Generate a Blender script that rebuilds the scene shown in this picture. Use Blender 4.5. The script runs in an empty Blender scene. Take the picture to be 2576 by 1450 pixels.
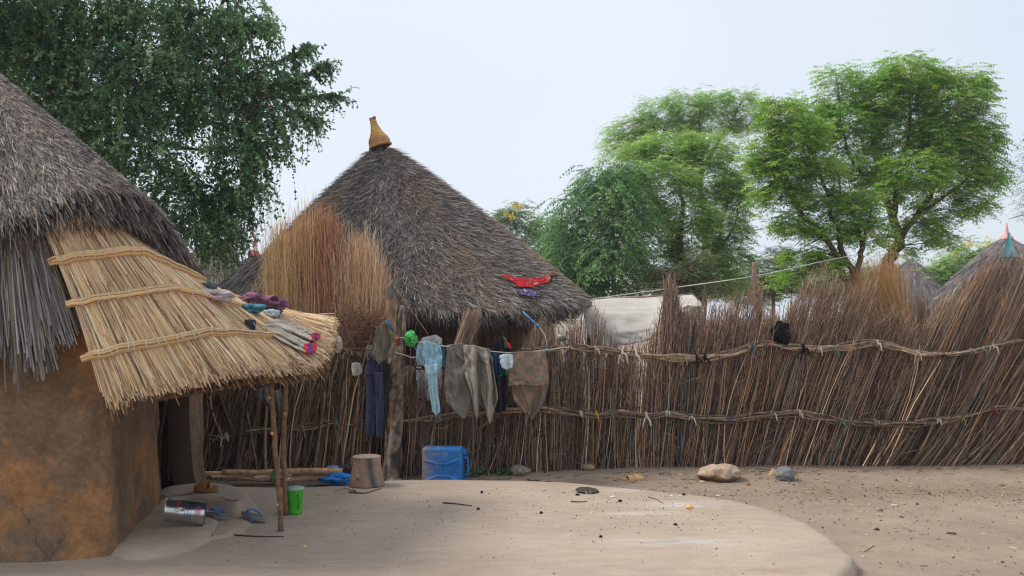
import bpy, math, random
import numpy as np
from mathutils import Vector, noise

RG = np.random.default_rng(11)
random.seed(11)
scene = bpy.context.scene
COL = scene.collection
# camera calibration: survey coordinates of the photograph (2576 wide) to metres
F, H, CX, HY = 2504.0, 1.52, 1288.0, 800.0


def P(x, y, d):
    x, y, d = np.broadcast_arrays(np.asarray(x, float), np.asarray(y, float), np.asarray(d, float))
    return np.stack([(x - CX) / F * d, d, H - (y - HY) / F * d], -1)


def G(x, y, z=0.0):
    return P(x, y, F * (H - z) / (np.asarray(y, float) - HY))


def lin(r, g, b):
    f = lambda c: (c / 255 / 12.92) if c / 255 <= 0.04045 else ((c / 255 + 0.055) / 1.055) ** 2.4
    return np.array([f(r), f(g), f(b)])


def norm(v):
    return v / np.maximum(np.linalg.norm(v, axis=-1, keepdims=True), 1e-9)


def spl(pts, n, closed=False):
    """Catmull-Rom through points, n samples"""
    p = np.asarray(pts, float)
    if closed:
        q = np.vstack([p[-1:], p, p[:2]])
        m = len(p)
    else:
        q = np.vstack([2 * p[:1] - p[1:2], p, 2 * p[-1:] - p[-2:-1]])
        m = len(p) - 1
    t = np.linspace(0, m, n, endpoint=not closed)
    i = np.minimum(t.astype(int), m - 1)
    f = (t - i)[:, None]
    a, b, c, d = q[i], q[i + 1], q[i + 2], q[i + 3]
    return 0.5 * (2 * b + (c - a) * f + (2 * a - 5 * b + 4 * c - d) * f ** 2 + (3 * b - a - 3 * c + d) * f ** 3)


def wob(x, seed, oct=3):
    """smooth 1-D noise, about -1..1"""
    r = np.random.default_rng(seed)
    x = np.asarray(x, float)
    s = np.zeros_like(x)
    for k in range(oct):
        for j in range(2):
            s = s + np.sin(x * (2 ** k) * r.uniform(0.7, 1.4) + r.uniform(0, 6.28)) / (1.6 ** k)
    return s / 3.0


def vnoise(p, scale=1.0, seed=0):
    p = np.asarray(p, float)
    out = np.empty(len(p))
    for i, q in enumerate(p):
        out[i] = noise.noise(Vector((q[0] * scale + seed * 7.3, q[1] * scale + seed * 3.1, q[2] * scale)))
    return out


# ------------------------------------------------------------------ objects
def worg(o):
    v = np.zeros(3)
    while o is not None:
        v = v + np.array(o.location)
        o = o.parent
    return v


def tag(o, label=None, cat=None, group=None, kind=None):
    if label: o['label'] = label
    if cat: o['category'] = cat
    if group: o['group'] = group
    if kind: o['kind'] = kind
    return o


def thing(name, label, cat, loc, group=None):
    o = bpy.data.objects.new(name, None)
    o.empty_display_size = 0.1
    COL.objects.link(o)
    o.location = [float(q) for q in loc]
    return tag(o, label, cat, group)


class B:
    def __init__(s):
        s.v = []; s.c = []; s.n = 0
        s.f = {3: [], 4: []}; s.m = {3: [], 4: []}

    def add(s, v, f, c=(1, 1, 1), m=0):
        v = np.asarray(v, float).reshape(-1, 3)
        c = np.asarray(c, float)
        if c.ndim == 1: c = np.tile(c, (len(v), 1))
        f = np.asarray(f, int)
        k = f.shape[1]
        s.f[k].append(f + s.n); s.m[k].append(np.full(len(f), m))
        s.v.append(v); s.c.append(c.reshape(-1, 3)); s.n += len(v)
        return s

    def build(s, name, mats, parent=None, origin=None, smooth=False, weld=False):
        if not isinstance(mats, (list, tuple)): mats = [mats]
        v = np.concatenate(s.v); c = np.concatenate(s.c)
        org = worg(parent) if parent is not None else (np.array(origin, float) if origin is not None else np.array([v[:, 0].mean(), v[:, 1].mean(), v[:, 2].min()]))
        me = bpy.data.meshes.new(name)
        v = v - org
        fl = []; ls = []; mi = []; at = 0
        for k in (3, 4):
            if s.f[k]:
                f = np.concatenate(s.f[k]); fl.append(f.ravel())
                ls.append(at + np.arange(len(f)) * k); at += f.size
                mi.append(np.concatenate(s.m[k]))
        loops = np.concatenate(fl).astype(np.int32); ls = np.concatenate(ls).astype(np.int32); mi = np.concatenate(mi).astype(np.int32)
        me.vertices.add(len(v)); me.vertices.foreach_set('co', v.ravel().astype(np.float32))
        me.loops.add(len(loops)); me.loops.foreach_set('vertex_index', loops)
        me.polygons.add(len(ls)); me.polygons.foreach_set('loop_start', ls)
        me.polygons.foreach_set('material_index', mi)
        if smooth: me.polygons.foreach_set('use_smooth', np.ones(len(ls), bool))
        ca = me.attributes.new('Col', 'FLOAT_COLOR', 'POINT')
        ca.data.foreach_set('color', np.concatenate([c, np.ones((len(c), 1))], 1).ravel().astype(np.float32))
        for m in mats: me.materials.append(m)
        me.update(calc_edges=True); me.validate()
        if weld:
            import bmesh
            bm = bmesh.new(); bm.from_mesh(me)
            bmesh.ops.remove_doubles(bm, verts=bm.verts, dist=1e-5)
            bmesh.ops.recalc_face_normals(bm, faces=bm.faces)
            bm.to_mesh(me); bm.free()
        o = bpy.data.objects.new(name, me)
        COL.objects.link(o)
        if parent is not None: o.parent = parent
        else: o.location = [float(q) for q in org]
        return o


def tubes(b, Pt, r, S=3, c=(1, 1, 1), caps=False, m=0):
    Pt = np.asarray(Pt, float)
    if Pt.ndim == 2: Pt = Pt[None]
    N, K, _ = Pt.shape
    r = np.asarray(r, float)
    r = np.broadcast_to(r.reshape(-1, 1) if (r.ndim == 1 and len(r) == N and N != K) else r, (N, K))
    T = norm(np.gradient(Pt, axis=1))
    mt = norm(T.mean(1))
    ref = np.where(np.abs(mt[:, 2:3]) > 0.8, [[1.0, 0, 0]], [[0, 0, 1.0]])[:, None, :]
    n1 = norm(np.cross(T, ref)); n2 = np.cross(T, n1)
    if caps:
        Pt = np.concatenate([Pt[:, :1], Pt, Pt[:, -1:]], 1)
        r = np.concatenate([r[:, :1] * 0.02, r, r[:, -1:] * 0.02], 1)
        n1 = np.concatenate([n1[:, :1], n1, n1[:, -1:]], 1); n2 = np.concatenate([n2[:, :1], n2, n2[:, -1:]], 1)
        K += 2
    a = np.arange(S) * 2 * np.pi / S
    ring = Pt[:, :, None] + r[:, :, None, None] * (np.cos(a)[:, None] * n1[:, :, None] + np.sin(a)[:, None] * n2[:, :, None])
    i = np.arange(N)[:, None, None]; j = np.arange(K - 1)[None, :, None]; k = np.arange(S)[None, None, :]
    k2 = (k + 1) % S
    f = np.stack([(i * K + j) * S + k, (i * K + j) * S + k2, (i * K + j + 1) * S + k2, (i * K + j + 1) * S + k], -1).reshape(-1, 4)
    c = np.asarray(c, float)
    if c.ndim == 2 and len(c) == N: c = np.repeat(c, K * S, 0)
    return b.add(ring.reshape(-1, 3), f, c, m)


def ribbons(b, Pt, side, w, c=(1, 1, 1), m=0):
    Pt = np.asarray(Pt, float); N, K, _ = Pt.shape
    side = np.asarray(side, float)
    if side.ndim == 2: side = side[:, None, :]
    w = np.broadcast_to(np.asarray(w, float), (N, K))[..., None]
    V = np.stack([Pt - side * w / 2, Pt + side * w / 2], 2)
    i = np.arange(N)[:, None]; j = np.arange(K - 1)[None, :]
    a = (i * K + j) * 2
    f = np.stack([a, a + 1, a + 3, a + 2], -1).reshape(-1, 4)
    c = np.asarray(c, float)
    if c.ndim == 2 and len(c) == N: c = np.repeat(c, K * 2, 0)
    return b.add(V.reshape(-1, 3), f, c, m)


def grid_faces(n, m, wrap_u=False):
    """quads of an n (rows) x m (columns) vertex grid"""
    i = np.arange(n - 1)[:, None]; j = np.arange(m if wrap_u else m - 1)[None, :]
    j2 = (j + 1) % m
    return np.stack([i * m + j, i * m + j2, (i + 1) * m + j2, (i + 1) * m + j], -1).reshape(-1, 4)


def gridadd(b, V, c=(1, 1, 1), m=0, wrap=False):
    V = np.asarray(V, float)
    n, k = V.shape[:2]
    c = np.asarray(c, float)
    if c.ndim == 3: c = c.reshape(-1, 3)
    return b.add(V.reshape(-1, 3), grid_faces(n, k, wrap), c, m)


def lathe(b, prof, base, axis=(0, 0, 1), S=28, c=(1, 1, 1), m=0, cfn=None):
    """prof: list of (r, h) along axis"""
    ax = norm(np.array(axis, float)); ref = np.array([1.0, 0, 0]) if abs(ax[2]) > 0.7 else np.array([0, 0, 1.0])
    e1 = norm(np.cross(ax, np.cross(ref, ax))); e2 = np.cross(ax, e1)
    pr = np.asarray(prof, float); a = np.arange(S) * 2 * np.pi / S
    V = np.array(base, float) + pr[:, 1, None, None] * ax + pr[:, 0, None, None] * (np.cos(a)[None, :, None] * e1 + np.sin(a)[None, :, None] * e2)
    if cfn is not None: c = np.array([[cfn(q, h) for q in a] for h in pr[:, 1]])
    return gridadd(b, V, c, m, wrap=True)


def roundbox(b, ctr, size, r, n=(6, 6, 6), c=(1, 1, 1), disp=None, rot=0.0, m=0):
    hx = np.array(size, float) / 2
    for ax in range(3):
        for s in (-1, 1):
            u, w = [k for k in range(3) if k != ax]
            gu, gw = np.meshgrid(np.linspace(-hx[u], hx[u], n[u] + 1), np.linspace(-hx[w], hx[w], n[w] + 1), indexing='ij')
            V = np.zeros(gu.shape + (3,)); V[..., u] = gu; V[..., w] = gw; V[..., ax] = s * hx[ax]
            inner = np.clip(V, -(hx - r), hx - r)
            V = inner + norm(V - inner) * r
            if disp is not None: V = disp(V, ax, s)
            cc = c(V) if callable(c) else c
            W = V.copy()
            W[..., 0] = V[..., 0] * math.cos(rot) - V[..., 1] * math.sin(rot); W[..., 1] = V[..., 0] * math.sin(rot) + V[..., 1] * math.cos(rot)
            gridadd(b, W + np.array(ctr), cc, m)
    return b


def pick(pal, n, jit=0.12):
    """n colours from a palette of (weight, linear rgb)"""
    w = np.array([p[0] for p in pal], float); w /= w.sum()
    c = np.array([p[1] for p in pal])[RG.choice(len(pal), n, p=w)]
    return np.clip(c * (1 + RG.normal(0, jit, (n, 1))), 0.004, 0.95)


# ------------------------------------------------------------------ materials
def newmat(name):
    m = bpy.data.materials.new(name); m.use_nodes = True
    nt = m.node_tree
    return m, nt, nt.nodes['Principled BSDF'], nt.nodes['Material Output']


def N(nt, t, **kw):
    n = nt.nodes.new(t)
    for k, v in kw.items():
        if k in n.inputs: n.inputs[k].default_value = v
        else: setattr(n, k, v)
    return n


def noise_node(nt, scale, detail=4, rough=0.6, vec=None, stretch=None):
    n = N(nt, 'ShaderNodeTexNoise'); n.inputs['Scale'].default_value = scale; n.inputs['Detail'].default_value = detail; n.inputs['Roughness'].default_value = rough
    tc = N(nt, 'ShaderNodeTexCoord')
    if stretch is not None:
        mp = N(nt, 'ShaderNodeMapping'); mp.inputs['Scale'].default_value = stretch
        nt.links.new(tc.outputs['Object'], mp.inputs['Vector']); nt.links.new(mp.outputs['Vector'], n.inputs['Vector'])
    else:
        nt.links.new(tc.outputs['Object'], n.inputs['Vector'])
    return n


def ramp(nt, fac, stops):
    r = N(nt, 'ShaderNodeValToRGB')
    e = r.color_ramp.elements
    while len(e) < len(stops): e.new(0.5)
    for q, (p, c) in zip(e, stops):
        q.position = p; q.color = (*[float(x) for x in (c if hasattr(c, '__len__') else (c, c, c))], 1)
    nt.links.new(fac, r.inputs['Fac'])
    return r.outputs['Color']


def mix(nt, fac, a, b, blend='MIX'):
    n = N(nt, 'ShaderNodeMix', data_type='RGBA', blend_type=blend)
    def put(sock, v):
        if hasattr(v, 'is_linked') or isinstance(v, bpy.types.NodeSocket): nt.links.new(v, sock)
        elif hasattr(v, '__len__'): sock.default_value = (*[float(x) for x in v], 1)
        else: sock.default_value = v
    put(n.inputs[0], fac); put(n.inputs[6], a); put(n.inputs[7], b)
    return n.outputs[2]


def bump(nt, bs, h, strength=0.5, dist=0.02):
    b_ = N(nt, 'ShaderNodeBump'); b_.inputs['Strength'].default_value = strength; b_.inputs['Distance'].default_value = dist
    nt.links.new(h, b_.inputs['Height']); nt.links.new(b_.outputs['Normal'], bs.inputs['Normal'])


def attr_mat(name, rough=0.85, transl=0.0, nscale=0, namt=0.3, spec=0.2, bmp=None, metal=0.0):
    m, nt, bs, out = newmat(name)
    a = N(nt, 'ShaderNodeAttribute'); a.attribute_name = 'Col'
    c = a.outputs['Color']
    if nscale:
        n = noise_node(nt, nscale)
        c = mix(nt, 1.0, c, ramp(nt, n.outputs['Fac'], [(0.3, 1 - namt), (0.7, 1 + namt)]), 'MULTIPLY')
    nt.links.new(c, bs.inputs['Base Color'])
    bs.inputs['Roughness'].default_value = rough; bs.inputs['Specular IOR Level'].default_value = spec; bs.inputs['Metallic'].default_value = metal
    if bmp:
        n2 = noise_node(nt, bmp[0], 6, 0.65)
        bump(nt, bs, n2.outputs['Fac'], bmp[1], bmp[2])
    if transl:
        t = N(nt, 'ShaderNodeBsdfTranslucent'); nt.links.new(c, t.inputs['Color'])
        mx = N(nt, 'ShaderNodeMixShader'); mx.inputs[0].default_value = transl
        nt.links.new(bs.outputs[0], mx.inputs[1]); nt.links.new(t.outputs[0], mx.inputs[2]); nt.links.new(mx.outputs[0], out.inputs['Surface'])
    return m


M_STRAW = attr_mat('straw', 0.75, spec=0.25)
M_WOOD = attr_mat('wood', 0.9, nscale=20, namt=0.45, bmp=(45, 0.7, 0.012))
M_LEAF = attr_mat('leaf', 0.5, transl=0.5, spec=0.35)
M_CLOTH = attr_mat('cloth', 0.95, nscale=25, namt=0.13, spec=0.05, bmp=(160, 0.25, 0.003))
M_FELT = attr_mat('wool', 1.0, nscale=60, namt=0.2, spec=0.02, bmp=(110, 0.5, 0.004))
M_CLAY = attr_mat('clay', 0.85, nscale=18, namt=0.22, bmp=(60, 0.4, 0.006))
M_STONE = attr_mat('stone', 0.9, nscale=22, namt=0.3, bmp=(40, 0.7, 0.012))
M_PLASTIC = attr_mat('plastic', 0.5, nscale=14, namt=0.16, spec=0.35, bmp=(30, 0.15, 0.004))
M_PAINT = attr_mat('painted_metal', 0.5, nscale=9, namt=0.12)
M_TARP = attr_mat('tarpaulin', 0.7, transl=0.15, nscale=6, namt=0.1, bmp=(9, 0.5, 0.03))
M_RUBBER = attr_mat('rubber', 0.7, nscale=25, namt=0.15)


def mud_wall_mat(name):
    m, nt, bs, out = newmat(name)
    big = noise_node(nt, 1.6, 5, 0.62); fine = noise_node(nt, 30, 6, 0.7); mid = noise_node(nt, 6, 5, 0.65)
    base = mix(nt, ramp(nt, big.outputs['Fac'], [(0.5, 0), (0.57, 1)]), lin(136, 112, 90), lin(168, 124, 85))
    base = mix(nt, 1.0, base, ramp(nt, fine.outputs['Fac'], [(0.25, 0.62), (0.75, 1.25)]), 'MULTIPLY')
    base = mix(nt, 1.0, base, ramp(nt, mid.outputs['Fac'], [(0.3, 0.72), (0.7, 1.15)]), 'MULTIPLY')
    # chopped straw flecks in the plaster
    vo = N(nt, 'ShaderNodeTexVoronoi'); vo.inputs['Scale'].default_value = 24
    tc = N(nt, 'ShaderNodeTexCoord'); mp = N(nt, 'ShaderNodeMapping'); mp.inputs['Scale'].default_value = (1.0, 1.0, 1.9); mp.inputs['Rotation'].default_value = (0.4, 0.7, 0.3)
    dn = noise_node(nt, 18, 3, 0.6); nt.links.new(mix(nt, 0.07, tc.outputs['Object'], dn.outputs['Color']), mp.inputs['Vector']); nt.links.new(mp.outputs['Vector'], vo.inputs['Vector'])
    patch = noise_node(nt, 2.2, 3, 0.5)
    fl = mix(nt, 1.0, ramp(nt, vo.outputs['Distance'], [(0.15, 1), (0.2, 0)]), ramp(nt, patch.outputs['Fac'], [(0.48, 0), (0.64, 0.7)]), 'MULTIPLY')
    base = mix(nt, fl, base, lin(178, 162, 140))
    # hairline cracks
    cr = N(nt, 'ShaderNodeTexVoronoi', feature='DISTANCE_TO_EDGE'); cr.inputs['Scale'].default_value = 2.7
    w = noise_node(nt, 5, 4, 0.7); wm = mix(nt, 0.16, tc.outputs['Object'], w.outputs['Color'])
    nt.links.new(wm, cr.inputs['Vector'])
    ck = ramp(nt, cr.outputs['Distance'], [(0.002, 0.45), (0.008, 1)])
    pk = noise_node(nt, 1.3, 4, 0.6)
    ck = mix(nt, ramp(nt, pk.outputs['Fac'], [(0.5, 1), (0.66, 0.55)]), ck, (1, 1, 1))
    base = mix(nt, 1.0, base, ck, 'MULTIPLY')
    hand = noise_node(nt, 3.2, 3, 0.5, stretch=(1, 1, 0.35))
    base = mix(nt, 1.0, base, ramp(nt, hand.outputs['Fac'], [(0.35, 0.85), (0.65, 1.1)]), 'MULTIPLY')
    nt.links.new(base, bs.inputs['Base Color'])
    bs.inputs['Roughness'].default_value = 0.95; bs.inputs['Specular IOR Level'].default_value = 0.1
    hh = mix(nt, 0.35, mix(nt, 0.5, fine.outputs['Fac'], mid.outputs['Fac']), hand.outputs['Fac'])
    bump(nt, bs, mix(nt, 0.35, hh, ck), 1.0, 0.05)
    return m


def soil_mat(name, c1, c2, speck, stains=(), streak=False):
    """smoothed or trodden earth; stains = (x, y, rx, ry, colour, amount) in metres"""
    m, nt, bs, out = newmat(name)
    big = noise_node(nt, 0.9, 6, 0.6); fine = noise_node(nt, 45, 6, 0.75)
    mid = noise_node(nt, 5, 6, 0.65, stretch=(0.8, 2.0, 1) if streak else None)
    geo = N(nt, 'ShaderNodeNewGeometry')
    c = mix(nt, ramp(nt, big.outputs['Fac'], [(0.35, 0), (0.68, 1)]), c1, c2)
    c = mix(nt, 1.0, c, ramp(nt, mid.outputs['Fac'], [(0.28, 0.87), (0.7, 1.07)]), 'MULTIPLY')
    c = mix(nt, 1.0, c, ramp(nt, fine.outputs['Fac'], [(0.25, 0.8), (0.75, 1.14)]), 'MULTIPLY')
    vo = N(nt, 'ShaderNodeTexVoronoi'); vo.inputs['Scale'].default_value = 26
    tc = N(nt, 'ShaderNodeTexCoord'); nt.links.new(tc.outputs['Object'], vo.inputs['Vector'])
    pm = noise_node(nt, 1.4, 4, 0.6)
    sp = mix(nt, 1.0, ramp(nt, vo.outputs['Distance'], [(0.07, 1), (0.13, 0)]), ramp(nt, pm.outputs['Fac'], [(0.5, 0), (0.68, speck)]), 'MULTIPLY')
    c = mix(nt, sp, c, lin(96, 74, 56))
    wn = noise_node(nt, 7, 6, 0.75, stretch=(0.6, 2.5, 1))
    for (x, y, rx, ry, colr, amt) in stains:
        mp = N(nt, 'ShaderNodeMapping'); mp.vector_type = 'TEXTURE'
        mp.inputs['Location'].default_value = (x, y, 0); mp.inputs['Scale'].default_value = (rx, ry, 1)
        nt.links.new(geo.outputs['Position'], mp.inputs['Vector'])
        sx = N(nt, 'ShaderNodeSeparateXYZ'); nt.links.new(mp.outputs[0], sx.inputs[0])
        cb = N(nt, 'ShaderNodeCombineXYZ'); nt.links.new(sx.outputs[0], cb.inputs[0]); nt.links.new(sx.outputs[1], cb.inputs[1])
        ln = N(nt, 'ShaderNodeVectorMath', operation='LENGTH'); nt.links.new(cb.outputs[0], ln.inputs[0])
        msk = mix(nt, 1.0, ramp(nt, ln.outputs['Value'], [(0.2, amt), (1.0, 0)]), ramp(nt, wn.outputs['Fac'], [(0.38, 0.0), (0.62, 1)]), 'MULTIPLY')
        c = mix(nt, msk, c, colr)
    nt.links.new(c, bs.inputs['Base Color'])
    bs.inputs['Roughness'].default_value = 0.93; bs.inputs['Specular IOR Level'].default_value = 0.12
    bump(nt, bs, mix(nt, 0.4, mid.outputs['Fac'], fine.outputs['Fac']), 0.5, 0.02)
    return m


def crumple(name, ctr, rad, col, mat, seed=0, amp=0.35, parent=None, n=(22, 34), freq=2.2, rotz=0.0, colfn=None):
    """a bunched-up cloth, bag or stone: a closed lump with creases"""
    th = np.linspace(0.001, np.pi - 0.001, n[0]); ph = np.arange(n[1]) * 2 * np.pi / n[1]
    D = np.stack([np.sin(th)[:, None] * np.cos(ph), np.sin(th)[:, None] * np.sin(ph), np.repeat(np.cos(th)[:, None], n[1], 1)], -1)
    d = D.reshape(-1, 3)
    r = 1 + amp * (1 - 2.2 * np.abs(vnoise(d, freq, seed))) * 0.6 + amp * 0.7 * vnoise(d, freq * 0.5, seed + 5)
    V = D * r.reshape(n[0], n[1], 1) * np.array(rad)
    x, y = V[..., 0].copy(), V[..., 1].copy()
    V[..., 0] = x * math.cos(rotz) - y * math.sin(rotz); V[..., 1] = x * math.sin(rotz) + y * math.cos(rotz)
    b = B()
    cc = np.array([colfn(q) for q in d]).reshape(n[0], n[1], 3) if colfn else col
    gridadd(b, V + np.array(ctr), cc, wrap=True)
    return b.build(name, mat, parent, origin=None if parent is not None else ctr, smooth=True)


def cloth(name, rows, d, mat, col, amp=0.03, nf=5, seed=0, dz=None, parent=None, nu=44, nv=40, thick=0.006, origin=None, colfn=None, depthfn=None, rag=0.0):
    """hanging cloth: rows of survey points (top row first), lofted, with folds running down it"""
    r_ = np.random.default_rng(seed)
    R_ = []
    for row in rows:
        q = np.asarray(row, float)
        if len(q) == 1: q = np.vstack([q, q + [0.5, 0]])
        L = np.concatenate([[0], np.cumsum(np.linalg.norm(np.diff(q, axis=0), axis=1))]); L /= L[-1]
        u = np.linspace(0, 1, nu)
        R_.append(np.stack([np.interp(u, L, q[:, 0]), np.interp(u, L, q[:, 1])], -1))
    R_ = np.array(R_)
    G_ = np.stack([spl(R_[:, j], nv) for j in range(nu)], 1)            # nv, nu, 2
    v = np.linspace(0, 1, nv)[:, None]; u = np.linspace(0, 1, nu)[None, :]
    fold = np.zeros((nv, nu))
    for k in range(4):
        f = nf * r_.uniform(0.5, 1.6); ph = r_.uniform(0, 6.28); sl = r_.uniform(-2, 2)
        fold += np.sin(f * 2 * np.pi * u * 0.5 + ph + sl * v) * r_.uniform(0.4, 1)
    fold *= amp / 2.2 * (0.35 + 0.65 * np.minimum(1, v * 1.8))
    dd = fold.copy()
    if dz is not None: dd += np.interp(v, np.linspace(0, 1, len(dz)), dz)
    if rag: G_[-1, :, 1] += rag * r_.normal(0, 1, nu); 
    s_ = seed * 1.7
    wr = np.array([[noise.noise(Vector((a * 5 + s_, c_ * 4 + a * 2, s_))) + 0.55 * noise.noise(Vector((a * 11, c_ * 9 - a * 6, s_ + 3))) for a in u[0]] for c_ in v[:, 0]])
    dd = dd + wr * amp * 0.75 * np.minimum(1, 0.3 + v * 2)
    base = depthfn(G_[..., 0], G_[..., 1]) if depthfn else d
    V = P(G_[..., 0], G_[..., 1], base + dd)
    cc = np.array([[colfn(a, c_) for a in u[0]] for c_ in v[:, 0]]) if colfn else col
    b = B(); gridadd(b, V, cc)
    o = b.build(name, mat, parent, origin=origin, smooth=True)
    md = o.modifiers.new('thickness', 'SOLIDIFY'); md.thickness = thick; md.offset = 0
    return o
# ------------------------------------------------------------------ camera, sky, sun
cam = bpy.data.cameras.new('camera'); co = bpy.data.objects.new('camera', cam); COL.objects.link(co)
co.location = (0, 0, H); co.rotation_euler = (math.radians(90), 0, 0)
cam.sensor_width = 36; cam.lens = 36 * F / 2576; cam.shift_y = (HY - 725) / 2576
cam.clip_start = 0.1; cam.clip_end = 2000
cam.dof.use_dof = True; cam.dof.focus_distance = 10.2; cam.dof.aperture_fstop = 2.4
scene.camera = co
scene.view_settings.view_transform = 'Standard'; scene.view_settings.look = 'None'; scene.view_settings.gamma = 1
scene.view_settings.exposure = 0.0; scene.cycles.filter_width = 1.15

SUN_EL, SUN_AZ = math.radians(48), math.radians(-86)     # azimuth clockwise from +Y: from the left, veiled
w = bpy.data.worlds.new('World'); scene.world = w; w.use_nodes = True
nt = w.node_tree; bg = nt.nodes['Background']
sky = N(nt, 'ShaderNodeTexSky'); sky.sky_type = 'NISHITA'; sky.sun_disc = False
sky.sun_elevation = SUN_EL; sky.sun_rotation = SUN_AZ; sky.air_density = 1.0; sky.dust_density = 3.0; sky.ozone_density = 1.0
# thin overcast: a bright veil in front of the blue, thinner to the right and upward
tc = N(nt, 'ShaderNodeTexCoord'); sp = N(nt, 'ShaderNodeSeparateXYZ'); nt.links.new(tc.outputs['Generated'], sp.inputs[0])
mr = N(nt, 'ShaderNodeMapRange'); mr.inputs['From Min'].default_value = 0.1; mr.inputs['From Max'].default_value = 0.55; mr.inputs['To Min'].default_value = 0.98; mr.inputs['To Max'].default_value = 0.72
nt.links.new(sp.outputs[0], mr.inputs['Value'])
cl = noise_node(nt, 1.6, 3, 0.5); nt.links.new(tc.outputs['Generated'], cl.inputs['Vector'])
veil = ramp(nt, cl.outputs['Fac'], [(0.3, lin(224, 236, 250) * 10.3), (0.75, lin(236, 243, 252) * 10.5)])
blue = mix(nt, 1.0, sky.outputs['Color'], (2.1, 2.0, 1.9), 'MULTIPLY')
nt.links.new(mix(nt, mr.outputs['Result'], blue, veil), bg.inputs['Color'])
bg.inputs['Strength'].default_value = 0.1
sl = bpy.data.lights.new('sun', 'SUN'); sl.energy = 3.2; sl.angle = math.radians(20); sl.color = (1.0, 0.95, 0.87)
so = bpy.data.objects.new('sun', sl); COL.objects.link(so); so.location = (4, -6, 12)
dr = Vector((math.sin(SUN_AZ) * math.cos(SUN_EL), math.cos(SUN_AZ) * math.cos(SUN_EL), math.sin(SUN_EL)))
so.rotation_euler = dr.to_track_quat('Z', 'Y').to_euler()

# ------------------------------------------------------------------ ground
GZ = -0.1
M_DIRT = soil_mat('dirt', lin(146, 128, 112), lin(164, 145, 127), 0.85,
                  stains=[(1.5, 9.0, 1.5, 0.5, lin(128, 116, 104), 0.85), (3.9, 9.3, 2.2, 0.55, lin(122, 102, 82), 0.7), (0.3, 9.8, 3.5, 0.35, lin(110, 94, 80), 0.7), (-2.2, 9.7, 2.0, 0.4, lin(100, 84, 70), 0.7), (4.0, 10.6, 3.0, 0.3, lin(112, 92, 74), 0.6)])
xs = np.concatenate([[-400, -150, -60, -25, -14], np.arange(-9, 9.01, 0.1), [14, 25, 60, 150, 400]])
ys = np.concatenate([[-30, -8], np.arange(2, 13.01, 0.1), [16, 22, 35, 70, 150, 300, 700]])
gx, gy = np.meshgrid(xs, ys)
def ground_z(x, y):
    x = np.asarray(x, float); y = np.asarray(y, float)
    z = 0.012 * wob(x * 1.7 + 3 * y, 1) + 0.012 * wob(y * 2.1 - 0.7 * x, 2) + 0.02 * wob(x * 0.5 + y * 0.3, 3)
    near = (np.abs(x) < 9.2) & (y > 1.9) & (y < 13.2)
    up = np.clip((y - 9.5) / 0.9, 0, 1); up = up * up * (3 - 2 * up) * 0.05
    return GZ + up + np.where(near, z * 0.6 - 0.004, -0.02)
b = B(); gridadd(b, np.stack([gx, gy, ground_z(gx, gy)], -1))
tag(b.build('ground', M_DIRT, origin=(0, 0, 0), smooth=True), 'bare trodden earth of the compound', 'ground', kind='structure')

M_TERR = soil_mat('smoothed_mud', lin(170, 151, 135), lin(187, 168, 150), 0.6, streak=True,
                  stains=[(1.35, 8.1, 0.5, 0.22, lin(214, 214, 214), 0.6), (0.95, 7.75, 0.45, 0.14, lin(222, 218, 212), 0.6), (1.1, 6.75, 0.7, 0.2, lin(200, 200, 200), 0.5), (1.05, 8.8, 0.3, 0.15, lin(205, 205, 210), 0.6), (0.8, 7.9, 0.9, 0.3, lin(150, 124, 102), 0.4), (-1.0, 6.3, 1.4, 0.7, lin(150, 130, 112), 0.6), (0.6, 5.6, 1.2, 0.3, lin(150, 132, 116), 0.5), (-0.6, 8.3, 1.0, 0.3, lin(160, 140, 122), 0.5), (1.6, 6.0, 0.5, 0.12, lin(140, 116, 94), 0.6)])


def mound(b, outline, z, h, n=160, prof=None, closed=True):
    """a smooth-edged platform of beaten mud: rings from the rounded rim inward"""
    E = spl(outline, n, closed=True)
    if n > 200: E = E + 0.016 * np.stack([wob(E[:, 1] * 6, 71), wob(E[:, 0] * 5, 72)], -1)
    ctr = E.mean(0)
    tg = norm(np.roll(E, -1, 0) - np.roll(E, 1, 0)); out = np.stack([tg[:, 1], -tg[:, 0]], -1)
    if ((E - ctr) * out).sum() < 0: out = -out
    rings = []
    for off, dzz in (prof or [(0.045, -1.0), (0.03, -0.7), (0.01, -0.35), (-0.02, -0.12), (-0.06, -0.03), (-0.12, 0.0)]):
        q = E + out * off
        rings.append(np.concatenate([q, np.full((n, 1), z + dzz * h)], 1))
    q0 = E - out * 0.12
    for f in (0.9, 0.7, 0.45, 0.2, 0.001):
        q = ctr + (q0 - ctr) * f
        zz = z + 0.006 * wob(q[:, 0] * 2.2, 5) * (f < 0.95) * min(1, h / 0.08) + 0.006 * wob(q[:, 1] * 2.6, 6)
        rings.append(np.concatenate([q, zz[:, None]], 1))
    gridadd(b, np.array(rings), wrap=True)


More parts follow.
